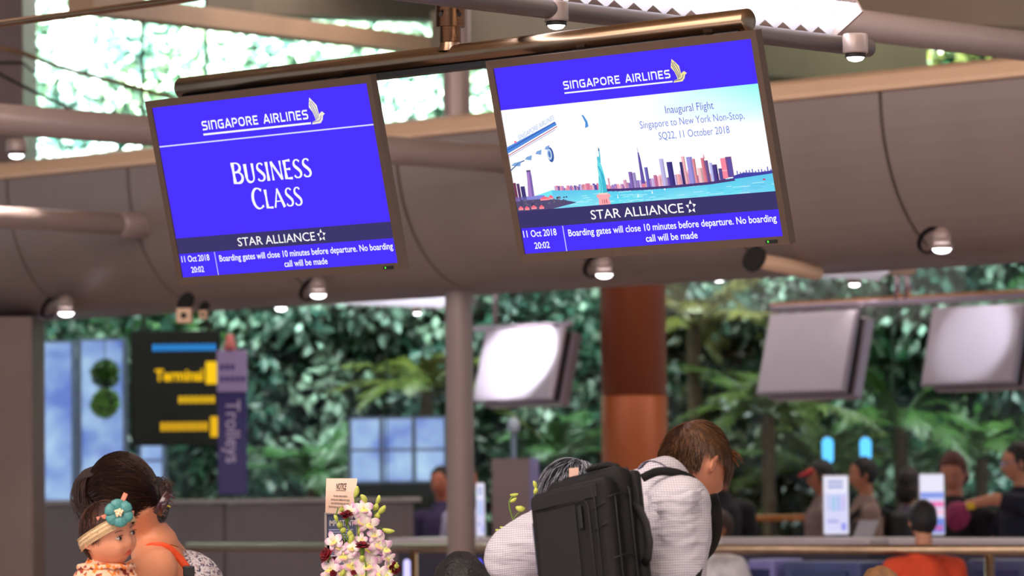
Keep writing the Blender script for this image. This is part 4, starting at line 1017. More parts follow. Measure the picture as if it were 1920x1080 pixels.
def flow(p, d):  # away from a crown whorl at the back of the top, forward on the top, down at the back
    cw = Vector((.0, -.055, .100)); v = p-cw; v.z -= .0; 
    return (v.normalized()*1.0 + Vector((.25, .35 if p.z > .03 else 0, -.1 if p.z > .05 else -.9)))
def Lm(d): return .014+.052*max(0, d.z)+(.03 if d.y > .3 and d.z > .3 else 0)
mbh = strands(HC, HM, hairstart, flow, Lm, 8500, .00085, cutm, 5, lift=.08, ab=tuple(a*.985 for a in AB), noise=.16)
mbh.build('hair', hairM, man, colors=True)
# forelock tuft
r = random.Random(9); mb = MB()
for k in range(170):
    x = r.uniform(-.045, .05); p0 = Vector((x, .078+r.uniform(-.02, .008), .078-abs(x)*.4+r.uniform(-.01, .012))); d = Vector((r.gauss(.1, .25), .9, r.uniform(-.05, .55))).normalized(); l = r.uniform(.02, .042)
    mb.cur = vmix((*rgb(150, 98, 56),), rgb(80, 46, 24), r.random())
    mb.tube([HC+HM@(p0+d*l*t-Vector((0, 0, 1))*l*.35*t*t) for t in (0, .35, .7, 1)], [.0014, .0013, .001, .0004], 3, cap=False)
mb.build('forelock', hairM, man, colors=True)
# checked shirt: grid lines follow object coordinates
def shirtmat():
    m = bpy.data.materials.new('checked_shirt'); m.use_nodes = True; nt = m.node_tree; b = nt.nodes['Principled BSDF']; b.inputs['Roughness'].default_value = .75
    tc = nt.nodes.new('ShaderNodeTexCoord'); n1 = nt.nodes.new('ShaderNodeTexNoise'); n1.inputs['Scale'].default_value = 5
    nt.links.new(tc.outputs['Object'], n1.inputs[0]); mp = nt.nodes.new('ShaderNodeVectorMath'); mp.operation = 'SCALE'; mp.inputs['Scale'].default_value = .035
    nt.links.new(n1.outputs['Color'], mp.inputs[0]); ad = nt.nodes.new('ShaderNodeVectorMath'); nt.links.new(tc.outputs['Object'], ad.inputs[0]); nt.links.new(mp.outputs[0], ad.inputs[1])
    fac = None
    for dr, sc, st in (('X', 1/.0060, .40), ('Z', 1/.0060, .55)):
        w = nt.nodes.new('ShaderNodeTexWave'); w.wave_type = 'BANDS'; w.bands_direction = dr; w.inputs['Scale'].default_value = sc*.05*pi*2/ (2*pi) *2*pi/ (2*pi) * 20/20
        w.inputs['Scale'].default_value = 2*pi/20*sc
        w.inputs['Distortion'].default_value = 0; nt.links.new(ad.outputs[0], w.inputs[0])
        r = nt.nodes.new('ShaderNodeMapRange'); r.inputs[1].default_value = .55; r.inputs[2].default_value = .95; r.inputs[3].default_value = 0; r.inputs[4].default_value = st; nt.links.new(w.outputs['Fac'], r.inputs[0])
        if fac is None: fac = r.outputs[0]
        else:
            mx = nt.nodes.new('ShaderNodeMath'); mx.operation = 'MAXIMUM'; nt.links.new(fac, mx.inputs[0]); nt.links.new(r.outputs[0], mx.inputs[1]); fac = mx.outputs[0]
    mix = nt.nodes.new('ShaderNodeMix'); mix.data_type = 'RGBA'; mix.inputs['A'].default_value = (*rgb(222, 216, 226), 1); mix.inputs['B'].default_value = (*rgb(96, 104, 140), 1)
    nt.links.new(fac, mix.inputs['Factor']); nt.links.new(mix.outputs['Result'], b.inputs['Base Color'])
    wv = nt.nodes.new('ShaderNodeTexNoise'); wv.inputs['Scale'].default_value = 9; wv.inputs['Detail'].default_value = 2; mp2 = nt.nodes.new('ShaderNodeMapping'); mp2.inputs['Scale'].default_value = (.8, .8, 3.2); mp2.inputs['Rotation'].default_value = (0, .35, 0)
    nt.links.new(tc.outputs['Object'], mp2.inputs[0]); nt.links.new(mp2.outputs[0], wv.inputs[0])
    bp = nt.nodes.new('ShaderNodeBump'); bp.inputs['Strength'].default_value = .8; bp.inputs['Distance'].default_value = .02; nt.links.new(wv.outputs[0], bp.inputs['Height']); nt.links.new(bp.outputs[0], b.inputs['Normal'])
    return m
shm = shirtmat()
mb = MB()
mb.chain([at(1236, 902, 9.86), at(1226, 930, 9.86)], [.056, .09], 24)
mb.chain([at(1238, 925, 9.86), at(1190, 990, 9.88), at(1150, 1120, 9.86), hips], [.075, .135, .165, .165], 24)
mb.chain([at(1245, 915, 9.83), at(1276, 948, 9.70), at(1272, 1010, 9.66), at(1264, 1085, 9.64)], [.050, .078, .083, .081], 24)
mb.cap(at(1264, 1085, 9.64), rw-Vector((0, .05, 0)), .080, .045, 20)
mb.chain([at(1215, 925, 9.9), at(1075, 975, 10.02), at(968, 1045, 10.12), lw-Vector((.02, .05, 0))], [.07, .082, .086, .045], 24)
# pulled folds across the upper sleeve
r = random.Random(4)
for k in range(11):
    y = 925+k*15; a = at(1222+r.uniform(-4, 8), y+18, 9.62); b = at(1322-r.uniform(0, 14), y-r.uniform(4, 16), 9.62); m_ = (a+b)/2+Vector((0, -.045, -.008)); mb.tube([a, (a+m_)/2+Vector((0, -.014, 0)), m_, (b+m_)/2+Vector((0, -.014, 0)), b], [.004, .010, .011, .009, .004], 8)
organic(mb.build('shirt', shm, man, smooth=True), .006, 5, .010, .07)
# collar
def band(pts, w_, th_, up): return MB().tube(pts, 1, 12, flat=(w_, th_), up=up)
mb = MB(); cpts = []
nk = (HC+HM@Vector((0, -.03, -.055))-neck0).normalized(); nc = at(1250, 905, 9.88); a1 = nk.cross(Z).normalized(); a2 = nk.cross(a1)
ring = [[mb.addv(nc+nk*h+(a1*cos(2*pi*k/28)+a2*sin(2*pi*k/28))*r_) for k in range(28)] for h, r_ in ((-.028, .078), (.0, .071), (.026, .064), (.028, .060), (.0, .061))]
for A, B in zip(ring, ring[1:]):
    for k in range(28): mb.f.append([A[k], A[(k+1) % 28], B[(k+1) % 28], B[k]])
mb.build('collar', shm, man, smooth=True)
mb = MB()
for s_ in (-1, 1):
    o_ = Vector((.707, -.707, 0))*.1*s_
    mb.chain([hips+o_-Z*.02, bx+o_+Vector((.02, .05, .50)), bx+o_+Vector((0, 0, .12))], [.125, .09, .07], 20)
organic(mb.build('trousers', mat('navy_trousers', rgb(36, 38, 52), .8, 0, .1, 20), man, smooth=True), .009, 5, .008, .1)
mb = MB()
for s_ in (-1, 1):
    o_ = Vector((.707, -.707, 0))*.1*s_
    mb.cap(bx+o_+Vector((-.04, -.04, .055)), bx+o_+Vector((.12, .12, .045)), .052, .042, 16, sx=1.0)
organic(mb.build('shoes', blk, man, smooth=True), .007, 4)

# ---- backpack
Rr = Matrix.Rotation(R_(-5), 3, 'Y') @ Matrix.Rotation(R_(-8), 3, 'X')
bxv = Rr @ Vector((.707, -.707, 0)); bzv = Rr @ Vector((0, 0, 1)); byv = bzv.cross(bxv)   # byv points away from viewer (into the back)
BO = at(987, 928, 9.56)   # front top left corner
bp = thing('backpack', 'large black rectangular backpack on the bending man\'s back', 'backpack', BO-Z*.5)
BP = lambda x, y, z: BO+bxv*x+byv*y+bzv*z
nyl = mat('black_nylon', rgb(14, 13, 15), .6, 0, .10, 40, .35, 900, spec=.3); nyl2 = mat('black_panel_fabric', rgb(20, 19, 21), .52, 0, .08, 60, .3, 700, spec=.35); glo = mat('black_trim', rgb(16, 16, 17), .5, 0, .05)
def rbox(x0, x1, y0, y1, z0, z1, bev, name, m_, parent=bp, seg=4, taper=0):
    mb = MB(); mb.obox(BP(x0, y0, z0), bxv*(x1-x0), byv*(y1-y0), bzv*(z1-z0)); o = mb.build(name, m_, parent, smooth=True, bevel=bev); o.modifiers['b'].segments = seg
    w = o.modifiers.new('w', 'WEIGHTED_NORMAL'); return o
W0, Hh = .272, .50
rbox(.0, W0, .0, .055, -Hh, .0, .022, 'front_pocket', nyl)
rbox(.004, W0+.004, .05, .108, -Hh-.01, .030, .028, 'main_compartment', nyl)
rbox(.010, W0+.004, .10, .135, -Hh-.01, .022, .016, 'back_panel', nyl2)
rbox(.030, .165, -.004, .004, -Hh+.02, -.050, .003, 'front_panel', nyl2)
rbox(.018, W0-.03, -.003, .006, -.046, -.010, .003, 'top_flap', nyl2)
def seam(pts, r, name, m_=glo): 
    return MB().tube([BP(*p) for p in pts], r*(1 if r > .006 else .62), 8).build(name, m_, bp, smooth=True)
seam([(.022, -.004, -.050), (.14, -.006, -.048), (.200, -.006, -.046), (.212, -.006, -.06), (.214, -.005, -.2), (.216, -.004, -.48)], .0022, 'front_seam')
seam([(.222, -.002, -.012), (.235, -.004, -.05), (.238, -.004, -.49)], .0026, 'front_seam')
seam([(W0+.001, .028, -.49), (W0+.002, .028, -.05), (W0-.03, .028, .0015), (.06, .028, .0015), (.0, .03, -.04), (-.001, .03, -.49)], .0038, 'pocket_zip')
seam([(W0+.005, .076, -.49), (W0+.006, .076, -.03), (W0-.03, .076, .031), (.06, .076, .031), (.004, .076, -.02), (.003, .076, -.49)], .0042, 'main_zip')
seam([(W0+.005, .105, -.49), (W0+.006, .105, -.03), (W0-.02, .105, .028), (.06, .105, .028), (.010, .105, -.02), (.009, .105, -.49)], .003, 'back_piping')
rbox(.178, .190, -.009, -.002, -.115, -.058, .002, 'vertical_badge', glo)
rbox(.150, W0-.004, -.0035, .004, -.36, -.345, .002, 'reflective_strip', nyl2)
for z_ in (-.075, -.125): seam([(.222, -.004, z_), (W0-.004, -.003, z_+.014)], .002, 'front_seam')
for z_ in (-.05, -.2): seam([(W0+.001, .004, z_), (W0+.004, .05, z_+.012), (W0+.006, .074, z_+.004)], .0028, 'side_stitch')
# top handle and zip pulls
seam([(.10, .10, .020), (.12, .095, .038), (.15, .092, .045), (.20, .092, .043), (.225, .096, .034), (.235, .10, .020)], .009, 'grab_handle', nyl)
MB().lathe(BP(.150, .060, .036), byv, [(.006, 0), (.006, .003), (.004, .003)], 14).build('zip_ring', mat('zip_steel', rgb(160, 156, 150), .25, 1), bp)
MB().tube([BP(.155, .058, .036), BP(.175, .055, .040), BP(.20, .055, .040)], .003, 8).build('zip_puller', glo, bp)
# side handle loop
mb = MB(); pts = [BP(W0+.004, .085, -.07), BP(W0+.022, .09, -.085), BP(W0+.032, .095, -.12), BP(W0+.032, .10, -.165), BP(W0+.022, .10, -.20), BP(W0+.004, .105, -.215)]
mb.tube(pts, 1, 10, flat=(.012, .004), up=byv).build('side_handle', nyl2, bp, smooth=True)
rbox(-.004, .004, .012, .045, -.20, -.07, .003, 'side_buckle', mat('buckle_grey', rgb(90, 96, 112), .3))
# shoulder straps
def strap(pts, w_, name='shoulder_strap', up=(0, -1, 0)):
    Q = []
    for i in range(len(pts)-1):
        for k in range(5):
            t = k/5; a = pts[max(i-1, 0)]; b = pts[i]; c_ = pts[i+1]; d_ = pts[min(i+2, len(pts)-1)]
            Q.append(.5*((2*b)+(c_-a)*t+(2*a-5*b+4*c_-d_)*t*t+(3*b-a-3*c_+d_)*t**3))
    Q.append(pts[-1]); return MB().tube(Q, 1, 12, flat=(w_, .006), up=up).build(name, nyl, bp, smooth=True)
strap([at(1205, 896, 9.72), at(1235, 884, 9.70), at(1272, 888, 9.70), at(1305, 906, 9.74), at(1330, 945, 9.80)], .011)
strap([at(1330, 930, 9.78), at(1338, 960, 9.80), at(1337, 1000, 9.76), at(1326, 1030, 9.70), at(1306, 1056, 9.62), at(1296, 1090, 9.58), at(1280, 1150, 9.58)], .021, up=(0, 1, .1))
def curve(pts):
    Q = []
    for i in range(len(pts)-1):
        for k in range(6):
            t = k/6; a = pts[max(i-1, 0)]; b = pts[i]; c_ = pts[i+1]; d_ = pts[min(i+2, len(pts)-1)]
            Q.append(.5*((2*b)+(c_-a)*t+(2*a-5*b+4*c_-d_)*t*t+(3*b-a-3*c_+d_)*t**3))
    return Q+[pts[-1]]
# ---- woman holding a baby
YW = 10.3
wo = thing('person', 'dark-haired woman in grey floral top with claw-clipped hair, carrying the baby', 'person', (at(265, 1000, YW).x, YW+.05, 0))
skW = skinmat('skin_warm', rgb(214, 142, 106))
WC = at(230, 929, 10.32); WM = frame((-.86, .42, -.30), (-.08, 0, 1))
mb = MB(); head(mb, WC, WM, .90)
wn = at(292, 1022, 10.34)
mb.chain([WC+WM@Vector((0, -.035, -.05)), at(272, 990, 10.34), wn], [.058, .052, .062], 20)
sh1 = at(292, 1068, 10.20); sh2 = at(330, 1062, 10.52)
mb.cap(at(285, 1040, 10.34), sh1, .06, .060); mb.cap(wn, sh2, .06, .05)
mb.chain([sh1, at(222, 1108, 10.12), at(232, 1210, 10.02)], [.060, .056, .048], 20)   # near upper arm reaching round the baby
el = at(232, 1210, 10.02); wr = at(180, 1190, 9.92); mb.chain([el, wr], [.044, .028]); hand(mb, wr, frame((-.5, .3, .6), (0, -1, .2)), .88, 40, 1)
e2 = at(300, 1250, 10.5); w2 = at(215, 1240, 10.28); mb.chain([sh2, e2, w2], [.05, .04, .028]); hand(mb, w2, frame((-.9, -.2, .2), (0, .8, .2)), .88, 35, -1)
wh = at(310, 1400, 10.38); wh.z = .95; mb.chain([wn, at(325, 1180, 10.38), wh], [.06, .11, .12]); bx = Vector((wh.x, wh.y, 0))
for s_ in (-1, 1):
    o_ = Vector((0, .09*s_, 0)); mb.chain([wh+o_, bx+o_+Vector((-.03, 0, .5)), bx+o_+Vector((0, 0, .08))], [.085, .055, .036]); mb.cap(bx+o_+Vector((.03, 0, .035)), bx+o_+Vector((-.14, 0, .03)), .035, .028)
organic(mb.build('body', skW, wo, smooth=True), .005, 5)
dkh = [rgb(28, 16, 15), rgb(40, 23, 18), rgb(20, 13, 14), rgb(68, 36, 24)]
ABW = (.086, .108, .122)
def wstart(d): return (d.z > -.55+1.15*max(0, d.y)) and d.y < .90
scalp(WC, WM, .93, ABW, wstart, mat('hair_base_dark', rgb(24, 14, 12), .6), wo)
def wflow(p, d): return Vector((0, -1, -.25)) + Vector((-p.x*3, 0, .2 if p.y > .02 else -.1))
strands(WC, WM, wstart, wflow, lambda d: .13, 3600, .0012, dkh, 6, lift=.05, ab=tuple(a*.93 for a in ABW), noise=.16, seg=9).build('hair', hairM, wo, colors=True)
# fringe hanging down at the forehead
r = random.Random(3); mb = MB()
for k in range(620):
    x = r.uniform(-.06, .085); p = WC+WM@Vector((x, .035+r.uniform(-.02, .03), .100-abs(x)*.5)); mb.cur = vmix(dkh[0], dkh[3], r.random()*.8)
    q1 = p+WM@Vector((0, .045, -.006)); q2 = p+WM@Vector((r.gauss(0, .004), .066+r.gauss(0, .004), -.05)); q3 = p+WM@Vector((r.gauss(0, .006), .058+r.gauss(0, .008), -.100+r.uniform(-.01, .03))); q4 = q3+WM@Vector((r.gauss(0, .01), -.018, -.02))
    Q = curve([p, (p+q1)/2+Z*.006, q1, q2, q3, q4])[::2]; mb.tube(Q, [.0010*(1-.6*i/len(Q)) for i in range(len(Q))], 3, cap=False)
mb.build('fringe', hairM, wo, colors=True)
# bun and low roll at the nape
bc = at(296, 925, 10.33); mb = MB(); mb.ell(bc, .032, .034, .045, n=18, m=12); mb.ell(at(278, 955, 10.33), .045, .05, .05); mb.ell(at(262, 968, 10.33), .05, .055, .045); organic(mb.build('bun', mat('hair_base_dark', rgb(24, 14, 12), .6), wo, smooth=True), .006, 3, .008, .02)
mb = MB()
for k in range(1500):
    c0 = r.choice([(bc, .038), (bc, .038), (at(278, 955, 10.33), .055), (at(264, 966, 10.33), .062)]); d = Vector((r.gauss(0, 1), r.gauss(0, 1)-.4, r.gauss(0, 1))).normalized(); p = c0[0]+d*c0[1]; tn = d.cross(Vector((.2, -.4, 1))).normalized(); tn = tn+Vector((r.gauss(0, .2), r.gauss(0, .2), r.gauss(0, .2))); tn = (tn-d*tn.dot(d)).normalized(); mb.cur = vmix(dkh[0], dkh[3], r.random())
    mb.tube([p+(tn*sin(q)+d*(cos(q)-1))*c0[1] for q in (0, .25, .5, .75, 1.0)], [.0011, .0011, .001, .0008, .0004], 3, cap=False)
for k in range(22):   # loose wisps
    p = bc+Vector((r.uniform(-.01, .012), r.uniform(-.02, .02), r.uniform(.0, .035))); mb.cur = dkh[3]; a = r.uniform(.2, 1.2); mb.tube([p, p+Vector((cos(a)*.02, 0, sin(a)*.02)), p+Vector((cos(a)*.035+.008, 0, sin(a)*.012-.008))], [.0012, .001, .0005], 3, cap=False)
mb.build('loose_hair', hairM, wo, colors=True)
# claw clip
cl = MB(); cc = at(303, 944, 10.24); clm = mat('claw_clip_purple', rgb(60, 24, 36), .15, 0, .5, 60, coat=1)
cl.tube([cc+Vector((.018, 0, .028)), cc+Vector((.004, -.01, .0)), cc+Vector((-.012, 0, -.028))], 1, 10, flat=(.013, .006), up=(0, -1, 0)); clip = cl.build('claw_clip', clm, wo, smooth=True)
for k in range(5):
    t_2 = k/4; p = cc+Vector((.022-.028*t_2, -.004, .022-.046*t_2)); q = p+Vector((.014, .004, -.008))
    MB().cap(p, q, .0028, .0018, 8).build('clip_tooth', clm if k != 2 else mat('clip_gem_yellow', rgb(220, 210, 60), .1), clip)
# floral top
def floral(name, base, cols, sc):
    m = bpy.data.materials.new(name); m.use_nodes = True; nt = m.node_tree; b = nt.nodes['Principled BSDF']; b.inputs['Roughness'].default_value = .8
    tc = nt.nodes.new('ShaderNodeTexCoord'); v = nt.nodes.new('ShaderNodeTexVoronoi'); v.inputs['Scale'].default_value = sc; nt.links.new(tc.outputs['Object'], v.inputs[0])
    cr = nt.nodes.new('ShaderNodeValToRGB'); cr.color_ramp.interpolation = 'CONSTANT'; e = cr.color_ramp.elements; e[0].color = (*base, 1); e[1].position = .5; e[1].color = (*cols[0], 1)
    for i, c in enumerate(cols[1:]): x = e.new(.62+.13*i); x.color = (*c, 1)
    sp = nt.nodes.new('ShaderNodeSeparateColor'); nt.links.new(v.outputs['Color'], sp.inputs[0]); nt.links.new(sp.outputs[0], cr.inputs[0]); nt.links.new(cr.outputs[0], b.inputs['Base Color']); return m
flw = floral('grey_floral', rgb(206, 200, 206), [rgb(120, 112, 134), rgb(60, 56, 84), rgb(170, 150, 150)], 190)
mb = MB(); mb.chain([at(334, 1064, 10.42), at(345, 1110, 10.42), at(330, 1220, 10.40), wh], [.050, .115, .14, .15], 24); mb.cap(at(338, 1066, 10.50), at(296, 1074, 10.30), .034, .030, 20)
organic(mb.build('floral_top', flw, wo, smooth=True), .006, 4, .004, .06)
mb = MB(); mb.chain([wh+Z*.05, bx+Z*.42], [.155, .20], 28); organic(mb.build('skirt', mat('skirt_blue', rgb(60, 66, 96), .8), wo, smooth=True), .012, 4, .01, .1)
MB().tube(curve([at(264, 1036, 10.26), at(285, 1024, 10.22), at(312, 1026, 10.22), at(336, 1046, 10.24), at(352, 1070, 10.25), at(360, 1110, 10.26)]), 1, 10, flat=(.010, .004), up=(0, -1, 0)).build('orange_strap', mat('orange_webbing', rgb(232, 78, 30), .5, 0, .08, 90), wo, smooth=True)
MB().cbox(at(354, 1071, 10.235), (.03, 0, 0), (0, .014, 0), (0, 0, .028)).build('strap_buckle', blk, wo, bevel=.003)
MB().tube(curve([at(272, 1028, 10.27), at(300, 1020, 10.25), at(330, 1024, 10.26), at(348, 1034, 10.36)]), .0018, 6).build('necklace', mat('gold', rgb(210, 130, 70), .25, 1), wo, smooth=True)
organic(MB().chain([bx+Vector((.04, .09, .05)), bx+Vector((-.16, .09, .04))], [.045, .034]).chain([bx+Vector((.04, -.09, .05)), bx+Vector((-.16, -.09, .04))], [.045, .034]).build('shoes', blk, wo, smooth=True), .008, 3)

# ---- baby
YB = 10.02
ba = thing('person', 'baby with a teal flower headband looking over the woman\'s shoulder', 'person', at(205, 1180, YB))
skB = skinmat('skin_baby', rgb(236, 160, 124))
BC = at(202, 1001, YB); BM = frame((.80, -.60, -.14), (-.33, -.1, 1)); bs = .80
mb = MB(); head(mb, BC, BM, bs, 'baby'); bn = at(196, 1072, YB+.03)
mb.chain([BC+BM@Vector((0, -.02, -.05)), bn, at(190, 1150, YB+.02)], [.042, .05, .07]); 
for s_, dx in ((-1, -.055), (1, .055)):
    a_ = bn+Vector((dx, .02*s_, -.02)); b2_ = a_+Vector((dx*.6, -.05, -.07)); mb.chain([a_, b2_, b2_+Vector((.03, -.05, -.02))], [.028, .024, .018]); hand(mb, b2_+Vector((.03, -.05, -.02)), frame((.5, -.4, -.2)), .5, 35, s_)
    l0 = at(190, 1170, YB+.02)+Vector((dx*.7, 0, 0)); mb.chain([l0, l0+Vector((dx*.7, -.06, -.09)), l0+Vector((dx*.5, -.02, -.19))], [.042, .034, .024]); mb.cap(l0+Vector((dx*.5, -.02, -.20)), l0+Vector((dx*.5, -.08, -.21)), .02, .016)
organic(mb.build('body', skB, ba, smooth=True), .0032, 4)
eyes(ba, BC, BM, bs, 'baby', (30, 18, 14)); lips(ba, BC, BM, bs, (196, 84, 70))
ABB = (.082, .100, .110)
def bstart(d): return (d.z > .60*d.y+.02) if d.y > -.30 else d.z > -.55
scalp(BC, BM, bs, ABB, bstart, mat('baby_hair_base', rgb(46, 26, 20), .6), ba, grow=.985)
strands(BC, BM, bstart, lambda p, d: (Vector((p.x*2, .35, -.3 if p.z < .05 else 0))+Vector((0, -.2, -.5)) if d.y < .3 else Vector((p.x, -.3, -.1))), lambda d: .030, 2600, .0009, [rgb(48, 26, 20), rgb(74, 42, 30), rgb(30, 18, 16), rgb(104, 62, 42)], 8, lift=.03, ab=tuple(a*bs for a in ABB), noise=.2).build('hair', hairM, ba, colors=True)
# lace headband: an open band round the head
def lacemat():
    m = bpy.data.materials.new('cream_lace'); m.use_nodes = True; nt = m.node_tree; b = nt.nodes['Principled BSDF']; b.inputs['Roughness'].default_value = .8
    tc = nt.nodes.new('ShaderNodeTexCoord'); v = nt.nodes.new('ShaderNodeTexVoronoi'); v.inputs['Scale'].default_value = 240; nt.links.new(tc.outputs['Object'], v.inputs[0])
    cr = nt.nodes.new('ShaderNodeValToRGB'); cr.color_ramp.elements[0].position = .16; cr.color_ramp.elements[0].color = (*rgb(70, 40, 26), 1); cr.color_ramp.elements[1].position = .30; cr.color_ramp.elements[1].color = (*rgb(222, 190, 148), 1)
    nt.links.new(v.outputs['Distance'], cr.inputs[0]); nt.links.new(cr.outputs[0], b.inputs['Base Color']); return m
nb = Vector((0, -.53, .848)); e1 = Vector((1, 0, 0)); e2_ = nb.cross(e1)
def bandpt(a, h, g=1.0):
    "point on the head ellipsoid in the tilted plane at angle a and offset h"
    d = e1*cos(a)+e2_*sin(a); lo, hi = 0, .3; o = nb*(.010+h)
    for _ in range(26):
        m_ = (lo+hi)/2; p = o+d*m_
        if (p.x/.0835)**2+(p.y/.1015)**2+(p.z/.1115)**2 < 1: lo = m_
        else: hi = m_
    return BC+BM@((o+d*lo*g)*bs)
mb = MB(); rows = [(-.019, 1.02), (-.018, 1.075), (0, 1.085), (.018, 1.075), (.019, 1.02)]; N = 72
rg = [[mb.addv(bandpt(2*pi*k/N, h, g_)) for k in range(N)] for h, g_ in rows]
for A, B in zip(rg, rg[1:]):
    for k in range(N): mb.f.append([A[k], A[(k+1) % N], B[(k+1) % N], B[k]])
hb = mb.build('lace_headband', lacemat(), ba, smooth=True)
for h in (-.018, -.006, .006, .018): MB().tube([bandpt(2*pi*k/N, h, 1.09) for k in range(N+1)], .0011, 6).build('band_stitch', mat('cream_thread', rgb(216, 186, 146), .7), hb)
# teal flower with pearls, pink ribbons
FC = at(223, 962, YB-.085); fn_ = Vector((.10, -.97, .18)).normalized(); fx = fn_.cross(Z).normalized(); fz = fx.cross(fn_)
if fz.z < 0: fz = -fz
fl_ = bpy.data.objects.new('flower', None)
teal = mat('teal_satin', rgb(70, 140, 140), .38, 0, .12, 60, .2, 200); pinkr = mat('pink_ribbon', rgb(244, 142, 116), .5, 0, .05)
cen = MB(); cen.ell(FC-fn_*-.004, .008, .006, .008); fobj = cen.build('fabric_flower', teal, ba, smooth=True)
for k in range(6):
    a = 2*pi*k/6+.35; mb = MB(); n_, m_ = 10, 8; dr = fx*cos(a)+fz*sin(a); sd = fx*-sin(a)+fz*cos(a); g = []
    for i in range(n_+1):
        rr_ = i/n_; wd = .0155*sin(pi*min(1, rr_*.62+.05))*(1 if rr_ < .8 else sqrt(max(0, 1-((rr_-.8)/.2)**2))*.9+.1)
        g.append([mb.addv(FC-fn_*(.003 if k % 2 else 0)+dr*(.003+.034*rr_)+sd*wd*(2*j/m_-1)+fn_*(.002+.006*sin(rr_*pi*.9)-.004*abs(2*j/m_-1)**1.5+.0018*sin(j*2.4)*(1-rr_))) for j in range(m_+1)])
    for i in range(n_):
        for j in range(m_): mb.f.append([g[i][j], g[i+1][j], g[i+1][j+1], g[i][j+1]])
    o = mb.build('petal', teal, fobj, smooth=True); so = o.modifiers.new('t', 'SOLIDIFY'); so.thickness = .0012
prl = mat('pearl', rgb(250, 224, 186), .2, 0, .05, 40, coat=.5)
for k in range(11):
    a = k*2.4; rr_ = .0032*sqrt(k); MB().ell(FC+fx*cos(a)*rr_+fz*sin(a)*rr_+fn_*(.012-k*.0003), .0036, .0036, .0036, n=12, m=8).build('pearl', prl, fobj, smooth=True)
for pts in ([(226, 948), (231, 936), (236, 925)], [(222, 972), (219, 984), (217, 992)], [(205, 964), (197, 966)], [(243, 961), (251, 962)], [(199, 968), (190, 971), (182, 974)]):
    P_ = [at(x, y, YB-.075+(.01 if x < 195 else 0)) for x, y in pts]; MB().tube(P_, 1, 8, flat=(.0058, .0009), up=(0, -1, 0)).build('ribbon', pinkr, fobj)
bdress = floral('peach_print', rgb(240, 190, 160), [rgb(240, 196, 168), rgb(150, 60, 50), rgb(240, 130, 50)], 120)
mb = MB(); mb.chain([at(197, 1062, YB+.03), at(192, 1100, YB+.02), at(188, 1170, YB+.02)], [.050, .075, .085], 24); mb.cap(at(160, 1083, YB+.0), at(158, 1110, YB-.01), .028, .03); mb.cap(at(240, 1074, YB+.02), at(246, 1090, YB+.02), .02, .022)
organic(mb.build('dress', bdress, ba, smooth=True), .004, 4, .006, .03)
mb = MB(); N = 40
rg = []
for r_, h in ((.040, .006), (.055, .010), (.074, .004), (.078, -.004), (.074, -.006), (.04, .0)):
    rg.append([mb.addv(at(199, 1062, YB+.02)+Vector((cos(2*pi*k/N)*r_, sin(2*pi*k/N)*r_*.8, h+.003*sin(k*1.9)*(r_ > .06)-.10*(cos(2*pi*k/N)*r_)*.0))) for k in range(N)])
for A, B in zip(rg, rg[1:]):
    for k in range(N): mb.f.append([A[k], A[(k+1) % N], B[(k+1) % N], B[k]])
mb.build('collar', bdress, ba, smooth=True)

